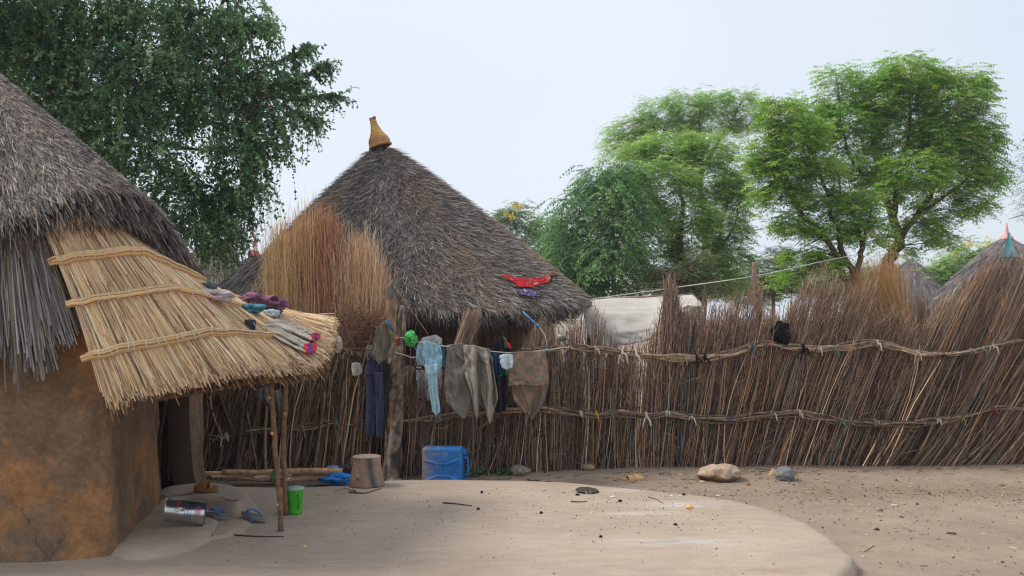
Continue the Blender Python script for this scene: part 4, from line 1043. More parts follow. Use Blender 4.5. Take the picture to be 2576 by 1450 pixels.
def feather_tree(label, d0, blobs, limbs, ncl, L, pal, per=6, pairs=6, lf=0.27, group=None, name='tree', bark=lin(104, 78, 64), twigs=True, flowers=None, droop=0.3, base=None):
    x, y = base
    root = thing(name, label, 'tree', P(x, HY + (H - GZ) / d0 * F, d0), group)
    b = B(); ends = []
    for i, (pts, r) in enumerate(limbs):
        q = limb(b, [P(px, py, d0 + (pp[0] if pp else 0)) for px, py, *pp in pts], r, c=bark, seed=int(d0 * 7) + i)
        ends.append(q[6:])
    ends = np.concatenate(ends)
    pos, ctr, bi = in_blobs([(q[0], q[1], q[2] * 0.9, q[3] * 0.9) + tuple(q[4:]) for q in blobs], d0, ncl, shell=0.3)
    if twigs:
        m = min(ncl, 420); sel = RG.choice(ncl, m, replace=False); p1 = pos[sel]
        j = np.array([np.argmin(((ends - q) ** 2).sum(1) + 0.6 * np.maximum(0, ends[:, 2] - q[2])) for q in p1]); p0 = ends[j]
        mid = (p0 + p1) / 2 + RG.normal(0, 0.08, (m, 3)) + np.array([0, 0, 0.06]); 
        dist = np.linalg.norm(p1 - p0, axis=1)
        r0 = np.clip(dist * 0.012, 0.006, 0.03)
        tubes(b, np.stack([p0, (p0 + mid) / 2, mid, (mid + p1) / 2, p1], 1), r0[:, None] * np.array([[1, 0.8, 0.6, 0.4, 0.25]]), 4, bark * 0.9)
    b.build('trunk', M_WOOD, root, smooth=True)
    b = B()
    pp = np.repeat(pos, per, 0) + RG.normal(0, L * 0.22, (ncl * per, 3))
    out = pp - np.repeat(ctr, per, 0)
    az = np.arctan2(out[:, 1], out[:, 0]) + RG.normal(0, 0.9, ncl * per)
    compound(b, pp, az, RG.uniform(0.55, 1.15, ncl * per) * L * np.repeat(RG.uniform(0.75, 1.25, ncl), per), pairs, lf, pal, droop)
    b.build('crown', M_LEAF, root)
    if flowers:
        fb, nf, fc = flowers
        p, _, _ = in_blobs(fb, d0 - 0.6, nf, 0.0)
        b = B(); a = norm(RG.normal(0, 1, (nf, 3))); leaves_from(b, p, a, norm(RG.normal(0, 1, (nf, 3))), np.full(nf, 0.09), np.full(nf, 0.08), pick(fc, nf))
        b.build('blossom', M_LEAF, root)
    return root


def gnd(d): return HY + (H - GZ) / d * F
NEEM = [(3, lin(156, 194, 84)), (3, lin(134, 178, 74)), (2, lin(108, 152, 62)), (1.4, lin(180, 206, 98)), (0.5, lin(190, 178, 100))]
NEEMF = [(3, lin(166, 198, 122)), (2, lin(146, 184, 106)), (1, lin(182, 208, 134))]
NEEMC = [(3, lin(164, 196, 100)), (3, lin(142, 180, 88)), (1.5, lin(182, 208, 112)), (1, lin(112, 148, 74))]
DARK = [(3, lin(102, 144, 86)), (2, lin(126, 164, 102)), (2, lin(78, 118, 74)), (1, lin(148, 180, 118))]
OLIVE = [(2, lin(132, 146, 92)), (2, lin(112, 130, 76)), (1, lin(150, 160, 108))]
FLOW = [(2, lin(232, 206, 110)), (1, lin(240, 220, 140))]

# the big neem on the right: one leaning trunk, a broad crown
u = 22.0 / F
feather_tree('tall bright green tree with bent trunk, the tallest one, right of centre behind the fence', 22.0,
    [(2290, 190, 95, 62), (2225, 240, 80, 60), (2105, 195, 52, 32), (2105, 235, 30, 30), (2400, 245, 100, 68), (2440, 200, 40, 34), (2130, 300, 100, 55), (2270, 330, 120, 70, 0.5), (2380, 340, 90, 70), (2460, 350, 58, 70), (2160, 400, 80, 55), (2300, 430, 100, 60, -0.6), (2420, 440, 80, 62), (2490, 440, 32, 55), (2220, 470, 70, 40), (2370, 520, 75, 40), (2450, 520, 45, 38), (2310, 570, 70, 32), (2390, 610, 50, 26), (2260, 640, 40, 20), (2060, 330, 60, 50), (2040, 270, 40, 26)],
    [([(2236, gnd(22)), (2234, 760), (2232, 672), (2252, 636), (2258, 610), (2246, 560), (2226, 480), (2208, 400), (2196, 330), (2188, 250)], np.array([30, 26, 24, 21, 19, 16, 13, 10, 6, 2]) * u),
     ([(2254, 622), (2280, 575), (2315, 530), (2345, 480), (2362, 400), (2385, 300)], np.array([15, 12, 10, 8, 5, 2]) * u),
     ([(2246, 555), (2254, 480), (2270, 400), (2290, 300), (2292, 190)], np.array([12, 10, 8, 5, 2]) * u),
     ([(2226, 490), (2180, 450), (2140, 400), (2120, 330), (2106, 210)], np.array([9, 7, 6, 4, 1.5]) * u),
     ([(2300, 545), (2370, 500), (2430, 450), (2470, 380)], np.array([9, 7, 5, 2]) * u), ([(2262, 440), (2300, 390), (2360, 330), (2420, 250)], np.array([7, 6, 4, 2]) * u)],
    2300, 0.34, NEEM, per=6, base=(2236, 0), group='bright green trees behind the fence')
u = 19.0 / F
feather_tree('slimmer bright green tree with three splayed stems left of the bent-trunk tree', 19.0,
    [(1965, 290, 55, 50), (2010, 340, 70, 50), (1925, 400, 42, 60), (1985, 430, 65, 55), (2060, 420, 60, 50), (1950, 490, 55, 42), (2060, 500, 60, 40), (2130, 520, 50, 40), (2000, 560, 50, 36), (2095, 585, 50, 34), (2020, 650, 55, 30), (2075, 660, 45, 34), (2190, 585, 40, 40), (1990, 700, 40, 20), (2180, 500, 40, 30)],
    [([(2132, gnd(19)), (2136, 760), (2118, 680), (2075, 600), (2030, 555), (1985, 470), (1960, 380), (1955, 300)], np.array([16, 14, 12, 10, 9, 6, 4, 2]) * u),
     ([(2150, gnd(19)), (2146, 720), (2118, 620), (2098, 560), (2078, 480), (2030, 360)], np.array([15, 13, 11, 8, 6, 2]) * u),
     ([(2164, gnd(19)), (2160, 690), (2166, 620), (2158, 570), (2128, 520), (2100, 430)], np.array([13, 11, 10, 8, 5, 2]) * u), ([(2166, 620), (2186, 560), (2196, 490)], np.array([8, 6, 2]) * u)],
    1150, 0.30, NEEM, per=6, base=(2148, 0), group='bright green trees behind the fence')
u = 26.0 / F
feather_tree('broad rounded green tree with a dark upright trunk, centre right behind the white tarpaulin', 26.0,
    [(1690, 375, 95, 50), (1610, 390, 60, 40), (1780, 380, 80, 50), (1570, 450, 55, 45), (1670, 450, 90, 55, -1), (1790, 460, 85, 60), (1850, 470, 40, 60), (1600, 530, 80, 55), (1720, 550, 100, 55, -1), (1820, 560, 70, 55), (1640, 620, 85, 50), (1760, 640, 90, 50), (1840, 640, 50, 50), (1700, 700, 110, 40), (1810, 710, 70, 36)],
    [([(1712, gnd(26)), (1714, 760), (1710, 660), (1712, 590), (1716, 500), (1700, 390)], np.array([18, 16, 14, 12, 8, 3]) * u),
     ([(1756, 770), (1772, 700), (1792, 640), (1812, 580), (1834, 500)], np.array([9, 9, 7, 5, 2]) * u), ([(1712, 600), (1670, 540), (1630, 460)], np.array([8, 6, 2]) * u), ([(1792, 640), (1842, 580), (1858, 520)], np.array([6, 4, 2]) * u)],
    1900, 0.36, NEEMC, per=6, base=(1712, 0), group='bright green trees behind the fence')
u = 36.0 / F
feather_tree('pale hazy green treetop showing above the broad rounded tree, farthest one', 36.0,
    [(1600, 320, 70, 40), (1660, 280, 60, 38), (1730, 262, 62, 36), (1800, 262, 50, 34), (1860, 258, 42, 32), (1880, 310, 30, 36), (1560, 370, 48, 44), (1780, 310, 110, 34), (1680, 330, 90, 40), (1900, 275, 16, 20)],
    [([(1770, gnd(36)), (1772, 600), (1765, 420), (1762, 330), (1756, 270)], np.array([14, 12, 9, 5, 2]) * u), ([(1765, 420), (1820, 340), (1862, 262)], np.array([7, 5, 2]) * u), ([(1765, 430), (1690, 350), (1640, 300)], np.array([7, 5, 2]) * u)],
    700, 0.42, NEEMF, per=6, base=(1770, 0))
u = 24.0 / F
feather_tree('dark green feathery tree with drooping fronds at the left flank of the tree group', 24.0,
    [(1530, 455, 60, 36), (1580, 440, 40, 40), (1480, 500, 50, 38), (1550, 530, 70, 50, -0.5), (1450, 545, 42, 34), (1500, 590, 70, 45), (1420, 610, 46, 36), (1550, 650, 60, 60, -0.8), (1470, 660, 70, 45), (1400, 690, 50, 40), (1520, 720, 80, 40), (1440, 735, 70, 40)],
    [([(1545, gnd(24)), (1548, 720), (1545, 620), (1540, 540), (1530, 460)], np.array([9, 8, 6, 4, 2]) * u), ([(1547, 700), (1490, 620), (1450, 560)], np.array([5, 4, 2]) * u)],
    480, 0.62, DARK, per=5, pairs=9, lf=0.20, base=(1545, 0), droop=0.75)
feather_tree('light green leafy tree with yellow blossom, low beside the big hut roof', 30.0,
    [(1378, 575, 30, 36), (1400, 620, 36, 40), (1365, 655, 32, 34), (1385, 705, 50, 40)], [([(1388, gnd(30)), (1386, 700), (1382, 600)], [0.1, 0.07, 0.02])],
    240, 0.5, [(2, lin(110, 160, 82)), (1, lin(92, 138, 78)), (1, lin(134, 176, 100))], per=5, base=(1388, 0), flowers=([(1400, 655, 30, 12), (1375, 690, 20, 12), (1440, 735, 16, 10), (1425, 660, 18, 10)], 130, FLOW))
feather_tree('small lone sapling with yellow flower spikes peeping over the big hut roof', 28.0,
    [(1285, 560, 26, 22), (1308, 575, 22, 26), (1296, 605, 24, 22), (1270, 545, 14, 12), (1296, 535, 14, 16)], [([(1298, gnd(28)), (1298, 660), (1296, 540)], [0.06, 0.04, 0.012])],
    90, 0.5, [(2, lin(120, 146, 100)), (1, lin(96, 122, 84))], per=5, pairs=8, lf=0.2, base=(1298, 0), flowers=([(1300, 522, 16, 12), (1288, 545, 14, 10), (1272, 538, 10, 8)], 90, FLOW))
feather_tree('pale olive bush in front of the broad rounded tree, behind the tarpaulin', 23.0,
    [(1650, 725, 60, 30), (1730, 690, 46, 30), (1760, 650, 36, 26), (1790, 725, 70, 30), (1620, 690, 30, 20)], [([(1720, gnd(23)), (1722, 760), (1730, 690)], [0.05, 0.04, 0.015])],
    330, 0.24, OLIVE, per=5, pairs=5, base=(1720, 0))
feather_tree('dull grey-green low tree in the gap between the two bright green tree groups', 33.0,
    [(1930, 680, 60, 36), (1990, 715, 60, 30), (1900, 720, 50, 30), (1960, 640, 36, 30), (2050, 730, 40, 20)], [([(1945, gnd(33)), (1945, 740), (1950, 650)], [0.12, 0.08, 0.03])],
    330, 0.34, [(2, lin(92, 110, 84)), (1, lin(74, 92, 72)), (1, lin(116, 130, 100))], per=5, base=(1945, 0))
feather_tree('thin grey-green thorn tree cut off by the right edge of the view', 16.0,
    [(2570, 410, 40, 60), (2600, 360, 50, 40), (2575, 490, 40, 36), (2600, 540, 50, 40), (2640, 450, 80, 120)], [([(2740, gnd(16)), (2720, 700), (2690, 540), (2630, 430), (2570, 350)], [0.1, 0.09, 0.06, 0.03, 0.008]), ([(2690, 560), (2610, 540), (2535, 550)], [0.03, 0.015, 0.005])],
    300, 0.16, [(2, lin(96, 120, 92)), (1, lin(78, 102, 76))], per=4, pairs=7, lf=0.16, base=(2740, 0), twigs=False)
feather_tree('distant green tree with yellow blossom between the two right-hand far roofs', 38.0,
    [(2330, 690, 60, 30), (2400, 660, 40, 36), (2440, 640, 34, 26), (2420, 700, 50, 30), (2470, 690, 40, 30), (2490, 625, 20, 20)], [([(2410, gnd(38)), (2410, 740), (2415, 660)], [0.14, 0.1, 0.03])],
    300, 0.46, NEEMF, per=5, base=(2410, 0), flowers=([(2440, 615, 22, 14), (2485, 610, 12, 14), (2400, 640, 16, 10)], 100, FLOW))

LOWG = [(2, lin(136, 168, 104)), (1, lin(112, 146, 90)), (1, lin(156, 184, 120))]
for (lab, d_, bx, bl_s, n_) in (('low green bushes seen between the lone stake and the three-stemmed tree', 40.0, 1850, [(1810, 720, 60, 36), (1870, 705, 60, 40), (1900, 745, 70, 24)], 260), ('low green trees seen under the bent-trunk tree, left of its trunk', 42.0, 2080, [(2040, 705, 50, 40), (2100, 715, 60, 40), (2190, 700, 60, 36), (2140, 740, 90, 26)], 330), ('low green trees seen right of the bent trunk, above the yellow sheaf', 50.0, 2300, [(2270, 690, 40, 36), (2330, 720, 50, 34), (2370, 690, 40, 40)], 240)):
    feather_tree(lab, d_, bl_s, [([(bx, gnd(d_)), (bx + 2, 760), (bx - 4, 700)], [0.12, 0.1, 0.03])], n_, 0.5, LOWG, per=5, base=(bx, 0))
# the dark spreading tree at the upper left: long hanging sprays of small round leaves
d0 = 13.2; u = d0 / F
LT = thing('tree', 'big dark green tree with hanging sprays of small leaves at the upper left', 'tree', P(120, gnd(14), 14.0))
b = B(); BK = lin(96, 80, 68)
limbs = [([(100, gnd(14), 0.8), (110, 600, 0.8), (130, 350, 0.7), (200, 150, 0.5), (330, -20, 0.2)], [0.24, 0.2, 0.17, 0.12, 0.06]), ([(140, 330, 0.7), (300, 190, 0.4), (450, 130, 0), (580, 170, -0.3), (660, 250, -0.4)], [0.12, 0.1, 0.07, 0.04, 0.012]),
         ([(120, 450, 0.8), (260, 330, 0.5), (400, 360, 0.1), (470, 372, -0.2), (520, 380, -0.2)], [0.1, 0.08, 0.05, 0.035, 0.01]), ([(460, 130, 0), (540, 70, 0), (560, 10, 0), (580, -60, 0)], [0.05, 0.04, 0.03, 0.02]), ([(520, 120, 0), (575, 62, -0.2), (640, 70, -0.2), (685, 62, -0.2)], [0.03, 0.02, 0.014, 0.006]),
         ([(560, 160, -0.2), (650, 200, -0.4), (720, 212, -0.4), (780, 178, -0.4), (825, 156, -0.4)], [0.04, 0.03, 0.02, 0.012, 0.005]), ([(640, 235, -0.3), (740, 252, -0.4), (810, 242, -0.4), (856, 250, -0.4)], [0.03, 0.016, 0.01, 0.004]), ([(620, 200, -0.3), (705, 152, -0.3), (750, 130, -0.3), (775, 105, -0.3)], [0.025, 0.016, 0.01, 0.004]), ([(650, 260, -0.3), (740, 290, -0.3), (795, 315, -0.3)], [0.02, 0.012, 0.004]),
         ([(150, 300, 0.6), (80, 150, 0.2), (20, 20, 0)], [0.1, 0.07, 0.04]), ([(500, 300, 0), (600, 330, -0.2), (660, 400, -0.2)], [0.04, 0.02, 0.008]), ([(380, 400, 0), (470, 470, -0.1), (540, 560, -0.2)], [0.04, 0.02, 0.008])]
lq = []
for i, (pts, r) in enumerate(limbs): lq.append(limb(b, [P(x, y, d0 + dd) for x, y, dd in pts], r, 30, c=BK, seed=200 + i))
DL = [(3, lin(114, 152, 102)), (3, lin(94, 134, 88)), (2, lin(140, 174, 122)), (1.2, lin(68, 102, 72)), (1.5, lin(168, 194, 146)), (0.01, lin(150, 120, 60))]
blobs = [(-60, 60, 200, 120), (90, 40, 130, 80), (230, 20, 130, 80), (380, 40, 130, 80), (520, 60, 110, 70), (620, 50, 60, 60), (80, 170, 120, 90), (220, 150, 120, 80), (360, 160, 120, 80, -0.5), (500, 170, 110, 80), (620, 180, 70, 70), (140, 280, 90, 80), (280, 270, 110, 80, -0.5), (420, 270, 100, 70), (560, 270, 100, 80), (660, 270, 50, 70), (240, 370, 90, 70, -0.4), (350, 400, 100, 70, -0.6), (600, 370, 70, 60, -0.3), (660, 370, 36, 50), (440, 480, 75, 60), (600, 450, 60, 55), (400, 550, 55, 50), (520, 540, 60, 50), (575, 515, 34, 50), (470, 600, 40, 34), (545, 590, 36, 40), (700, 200, 60, 50)]
overhead_shade = [(-350, -100, 300, 190, -1.0), (-50, -160, 260, 150, -0.8), (260, -150, 240, 140, -0.5), (520, -110, 150, 100), (-700, 120, 280, 240, -1.5), (-420, 180, 240, 160, -0.8), (-900, -200, 300, 220, -2.0), (-500, -420, 400, 220, -1.5), (0, -400, 350, 160, -1)]  # unseen crown lobes, added to block sky light over the left courtyard
nt_ = 3700
pos, ctr, bi = in_blobs(blobs, d0, nt_, shell=0.05, depth=0.9)
po2, ct2, _ = in_blobs(overhead_shade, d0, 3600, shell=0.2, depth=0.9)
pos = np.concatenate([pos, po2]); ctr = np.concatenate([ctr, ct2]); nt_ += 3600
def sprays(b, bw, pos, az, L, nl, pal, lsz, droop):
    n = len(pos); k = np.linspace(0, 1, 8)[None]
    h = np.stack([np.cos(az), np.sin(az), 0 * az], -1)
    ou = L[:, None] * (0.75 * k - 0.35 * droop[:, None] * k ** 2); zz = L[:, None] * (0.12 * k - 0.85 * droop[:, None] * k ** 2)
    pt = pos[:, None] + h[:, None] * ou[..., None]; pt[..., 2] += zz; pt += RG.normal(0, 0.012, (n, 8, 3)) * k[..., None]
    tubes(bw, pt, 0.0035 * np.linspace(1.2, 0.4, 8)[None] * np.ones((n, 1)), 3, BK * 0.9)
    f = (np.linspace(0.04, 0.995, nl)[None] + RG.normal(0, 0.01, (n, nl))).clip(0, 0.999) * 7
    j = f.astype(int); q = (f - j)[..., None]; I = np.arange(n)[:, None]
    p = pt[I, j] * (1 - q) + pt[I, j + 1] * q; T = norm(pt[I, j + 1] - pt[I, j])
    a = norm(T * 0.5 + RG.normal(0, 0.65, (n, nl, 3)) + [0, 0, -0.15]); up = norm(RG.normal(0, 0.6, (n, nl, 3)) + [0, -0.3, 0.8])
    sz = lsz * RG.uniform(0.55, 1.25, (n, nl)) * RG.uniform(0.8, 1.2, (n, 1))
    c = np.repeat(pick(pal, n, 0.16)[:, None], nl, 1) * RG.uniform(0.8, 1.25, (n, nl, 1))
    leaves_from(b, p.reshape(-1, 3), a.reshape(-1, 3), up.reshape(-1, 3), sz.ravel(), sz.ravel() * 0.62, c.reshape(-1, 3))
bl_ = B()
out = pos - ctr; az = np.arctan2(out[:, 1], out[:, 0]) + RG.normal(0, 0.8, nt_)
sprays(bl_, b, pos, az, RG.uniform(0.3, 0.9, nt_), 26, DL, 0.058, RG.uniform(0.25, 1.15, nt_))
# sprays riding on the outer limbs that reach into the sky
for qi, nn_ in ((5, 70), (6, 50), (7, 46), (8, 40), (4, 44), (3, 30), (10, 60), (11, 60)):
    q = lq[qi]; f = RG.uniform(0.3, 1.0, nn_) * 28; j = f.astype(int); p = q[j]
    tdir = math.atan2(*(q[-1] - q[0])[[1, 0]])
    sprays(bl_, b, p, tdir + RG.normal(0, 0.9, nn_), RG.uniform(0.18, 0.5, nn_), 17, DL, 0.055, RG.uniform(-0.1, 1.0, nn_))
# trailing strands below the crown
for (x0, y0, y1, nn_) in ((612, 470, 600, 30), (580, 550, 690, 40), (545, 600, 700, 34), (500, 610, 690, 30), (690, 330, 430, 24), (720, 320, 420, 12), (640, 430, 540, 24), (760, 300, 370, 16)):
    x = RG.normal(x0, 12, nn_); y = RG.uniform(y0 - 60, y1 - 70, nn_)
    sprays(bl_, b, P(x, y, d0 + RG.normal(-0.3, 0.3, nn_)), RG.uniform(-1.5, 1.2, nn_), RG.uniform(0.3, 0.6, nn_), 20, DL, 0.055, RG.uniform(1.0, 1.3, nn_))
b.build('trunk', M_WOOD, LT, smooth=True)
bl_.build('crown', M_LEAF, LT)

# ------------------------------------------------------------------ far huts
def far_hut(label, apex, eave_px, eave_y, d, pal, nbl, finial=None, wall=True, seed=1, bl=(0.012, 0.022)):
    a = P(*apex, d); R_ = eave_px / F * d; z = H - (eave_y - HY) / F * d
    root = thing('far_hut', label, 'hut', (a[0], d, GZ))
    E = [(a[0] + R_ * math.cos(t), d + R_ * math.sin(t), z) for t in np.linspace(0, 2 * np.pi, 25)[:-1]]
    rf = Roof(E, a, bulge=0.04 * R_)
    b = B(); rf.shell(b, np.mean([q[1] for q in pal], 0) * 0.8, under=0.1)
    rf.blades(b, nbl, (0.2, 0.5), bl, 0.05, lambda th, t, n: pick(pal, n, 0.16), (0.03, 1.0), slant=0.2)
    b.build('roof', M_STRAW, root)
    b = B(); t = np.linspace(0, 2 * np.pi, 41)[:-1]
    gridadd(b, np.array([[(a[0] + R_ * 0.8 * math.cos(q), d + R_ * 0.8 * math.sin(q), zz) for q in t] for zz in np.linspace(GZ - 0.02, z + 0.1, 8)]), wrap=True)
    b.build('wall', M_MUD2, root, smooth=True)
    if finial:
        pr, c, nm, lb = finial
        b = B(); lathe(b, np.array(pr) * d / F, a - np.array([0, 0, 0.06]), (0.02, 0, 1), 18, c=c[0], cfn=(lambda q, h, c=c, k=d / F: c[1] if len(c) > 1 and c[2] < h / k < c[3] else c[0]))
        tag(b.build('roof_finial', M_PAINT, origin=a, smooth=True), lb, 'finial')
    return root
PALETH = [(2, lin(158, 146, 134)), (2, lin(138, 126, 116)), (1, lin(178, 164, 148))]
FARTH = [(2, lin(142, 134, 132)), (2, lin(122, 115, 115)), (1, lin(160, 148, 142))]
far_hut('pale thatched hut half hidden by the hanging sprays of the dark tree', (538, 585), 118, 745, 20.0, PALETH, 9000)
far_hut('small dark far roof topped by a red and white spire, left of the golden grass', (641, 640), 120, 740, 26.0, FARTH, 4000,
        finial=([(18, 0), (15, 4), (11, 9), (10, 14), (8, 15), (7, 20), (7, 24), (5, 26), (4, 34), (2, 50), (0.3, 58)], (lin(176, 70, 66), lin(222, 212, 208), 14.5, 25), 'finial', 'red spire with a white band on the small far roof at the left'))
far_hut('far grey cone roof of a hut between the yellow sheaf and the turquoise-topped hut', (2292, 650), 115, 775, 38.0, [(2, lin(138, 128, 130)), (2, lin(120, 112, 114)), (1, lin(156, 144, 142))], 5000)
far_hut('grey thatched hut with turquoise finial at the right edge', (2537, 636), 150, 772, 22.0, FARTH, 9000,
        finial=([(21, -6), (20.5, -4), (17, 6), (12, 18), (8, 25), (9, 27), (9, 29), (6, 30), (7.5, 33), (7, 38), (4.5, 39), (4.5, 44), (3, 46), (3.6, 56), (0.3, 58)], (lin(112, 188, 200),), 'finial', 'turquoise funnel-shaped finial on the right-hand far roof'))
far_hut('taller grey thatched hut with pink finial directly behind the turquoise-topped hut', (2532, 594), 175, 752, 29.0, FARTH, 7000,
        finial=([(17, -4), (16.5, 0), (14, 4), (9, 8), (6, 11), (4, 20), (2.5, 30), (0.3, 40)], (lin(214, 160, 160),), 'finial', 'pink pointed finial behind the turquoise one'))
# ------------------------------------------------------------------ washing on the fence and line
def rope(name, label, pts, r, c, cat='rope', seed=1):
    b = B(); q = spl(pts, 60); tubes(b, q, np.full((1, 60), r), 6, c, caps=True)
    return tag(b.build(name, M_CLOTH, smooth=True), label, cat)
rope('clothes_line', 'thin pale clothes line from the trunk post to the fence rail', [P(985, 852, 9.62), P(1012, 850, 9.6), P(1060, 862, 9.6), P(1130, 873, 9.62), P(1230, 884, 9.68), P(1300, 888, 9.75), P(1380, 880, 9.95), P(1440, 872, 10.25)], 0.006, lin(190, 180, 160), 'line')
rope('washing_rope', 'long taut white rope crossing behind the lone stake to the tree stems', [P(1480, 754, 13.2), P(1690, 725, 13.0), P(1905, 694, 12.6), P(2060, 660, 15.5), P(2162, 640, 18.9)], 0.0065, lin(206, 204, 196))
rope('cord', 'loose frayed cord slung from the trunk post under the clothes line', [P(985, 885, 9.66), P(1015, 893, 9.6), P(1040, 900, 9.6), P(1058, 892, 9.6)], 0.006, lin(172, 160, 140), 'cord')

def C(u, *st):
    for (a, b_, c) in st:
        if a <= u < b_: return c
    return st[-1][2]
# grey blanket, folded over the line: three overlapping falls, one object with parts
GB = lin(126, 121, 114); GB2 = lin(148, 140, 129)
gb = cloth('grey_blanket', [[(1126, 868), (1160, 864), (1200, 872), (1232, 878)], [(1120, 925), (1160, 920), (1210, 925), (1240, 930)], [(1119, 975), (1160, 985), (1205, 975), (1250, 980)], [(1124, 1012), (1142, 1034), (1167, 1056), (1186, 1030), (1204, 1018), (1226, 1034), (1252, 1004)]], 9.62, M_FELT, GB, 0.075, 5, 3, dz=[0, 0, 0.02, 0.03], origin=P(1185, 870, 9.62))
tag(gb, 'large grey wool blanket folded over the clothes line in the middle', 'blanket')
cloth('front_fall', [[(1165, 870), (1195, 868), (1222, 880), (1238, 900)], [(1168, 900), (1195, 900), (1225, 905), (1240, 925)], [(1170, 945), (1195, 950), (1222, 940), (1246, 960)], [(1182, 975), (1200, 1060), (1210, 985), (1232, 1070), (1252, 1004)]], 9.53, M_FELT, GB2, 0.08, 6, 8, parent=gb)
cloth('top_fold', [[(1135, 868), (1150, 864), (1168, 866), (1180, 874)], [(1138, 880), (1152, 880), (1172, 884), (1186, 888)], [(1150, 892), (1162, 905), (1176, 918), (1182, 900)]], 9.57, M_FELT, GB, 0.02, 3, 9, parent=gb)
# light blue shirt
LB = lin(150, 186, 200); LB2 = lin(168, 202, 214)
sh = cloth('blue_shirt', [[(1055, 860), (1075, 857), (1098, 866), (1108, 872)], [(1048, 875), (1070, 885), (1095, 890), (1112, 895)], [(1050, 900), (1068, 915), (1092, 925), (1110, 925)], [(1070, 925), (1082, 935), (1096, 935), (1102, 932)]], 9.6, M_CLOTH, LB, 0.035, 5, 12, origin=P(1080, 860, 9.6))
tag(sh, 'light blue shirt hung on the line with one long sleeve dangling', 'shirt')
cloth('sleeve', [[(1068, 900), (1085, 905), (1100, 905)], [(1074, 940), (1085, 942), (1100, 938)], [(1080, 985), (1090, 988), (1101, 982)], [(1086, 1020), (1096, 1022), (1106, 1018)], [(1089, 1038), (1098, 1046), (1107, 1036)]], 9.58, M_CLOTH, LB2, 0.02, 3, 13, parent=sh, nu=20)
cloth('cuff', [[(1068, 917), (1084, 919), (1100, 915)], [(1070, 930), (1085, 932), (1101, 928)], [(1073, 941), (1086, 943), (1100, 938)]], 9.52, M_CLOTH, LB2, 0.012, 2, 14, parent=sh, nu=16, nv=12)
# black, green and red striped garment hanging behind
RED, GRE, BL2 = lin(176, 52, 50), lin(58, 136, 92), lin(36, 36, 44)
tag(cloth('striped_jumper', [[(1252, 850), (1264, 846), (1272, 852)], [(1242, 868), (1264, 866), (1284, 870)], [(1240, 895), (1262, 896), (1290, 892)], [(1241, 940), (1260, 942), (1276, 938)], [(1244, 1000), (1260, 1002), (1274, 998)], [(1242, 1034), (1258, 1040), (1272, 1032)]], 9.76, M_CLOTH, BL2, 0.03, 4, 20, origin=P(1262, 848, 9.76), nu=50, nv=80,
    colfn=lambda u, v: (C(u, (0, .62, BL2), (.62, .76, GRE), (.76, 2, RED if v > .05 else GRE)) if v < .27 else (GRE if .455 < v < .5 or .56 < v < .61 else RED if .5 <= v <= .56 else BL2))), 'black jumper with green and red stripes behind the small cloths', 'jumper')
tag(cloth('navy_cloth', [[(1238, 890), (1250, 889), (1264, 892)], [(1236, 915), (1252, 914), (1264, 918)], [(1242, 938), (1252, 946), (1264, 940)]], 9.66, M_CLOTH, lin(40, 60, 94), 0.025, 4, 21, origin=P(1250, 890, 9.66), nu=20, nv=20), 'small navy cloth on the line next to the grey blanket', 'cloth')
tag(cloth('white_cloth', [[(1258, 894), (1275, 890), (1290, 893)], [(1256, 905), (1274, 906), (1291, 905)], [(1264, 928), (1276, 930), (1290, 924)]], 9.62, M_CLOTH, lin(192, 208, 214), 0.02, 4, 22, origin=P(1274, 890, 9.62), nu=20, nv=18, rag=1.2), 'small pale white-blue cloth on the line beside the checked blanket', 'cloth')
tag(cloth('teal_cloth', [[(1098, 868), (1108, 866), (1118, 870)], [(1098, 890), (1110, 890), (1119, 890)], [(1100, 915), (1110, 920), (1121, 916)]], 9.63, M_CLOTH, lin(52, 104, 116), 0.025, 3, 23, origin=P(1108, 868, 9.63), nu=18, nv=18), 'small teal cloth on the line between the blue shirt and grey blanket', 'cloth')
# checked pink and olive blanket
def chk(u, v):
    a, b_ = lin(146, 118, 104), lin(122, 112, 94)
    return (a if (int(u * 4.3 + .3) + int(v * 5)) % 2 else b_)
ck = cloth('checked_blanket', [[(1287, 886), (1330, 884), (1370, 884)], [(1284, 915), (1330, 916), (1377, 912)], [(1281, 948), (1330, 950), (1380, 948)], [(1279, 972), (1320, 968), (1350, 972), (1382, 968)]], 9.72, M_FELT, GB, 0.025, 4, 24, origin=P(1330, 888, 9.72), colfn=chk, rag=1.0)
tag(ck, 'pink and olive checked blanket hung at the right end of the washing', 'blanket')
cloth('back_fall', [[(1288, 950), (1330, 950), (1378, 952)], [(1289, 985), (1330, 985), (1376, 980)], [(1296, 1010), (1332, 1016), (1368, 1004)], [(1312, 1030), (1334, 1048), (1354, 1028)], [(1329, 1050), (1334, 1055), (1338, 1050)]], 9.8, M_FELT, lin(112, 92, 74), 0.035, 5, 25, parent=ck, colfn=lambda u, v: chk(u, v + .33) * 0.92)
cloth('grey_hem', [[(1376, 965), (1379, 968)], [(1366, 1000), (1371, 1003)], [(1350, 1030), (1355, 1034)], [(1333, 1052), (1337, 1057)]], 9.77, M_FELT, lin(104, 104, 106), 0.004, 2, 26, parent=ck, nu=4, nv=20)
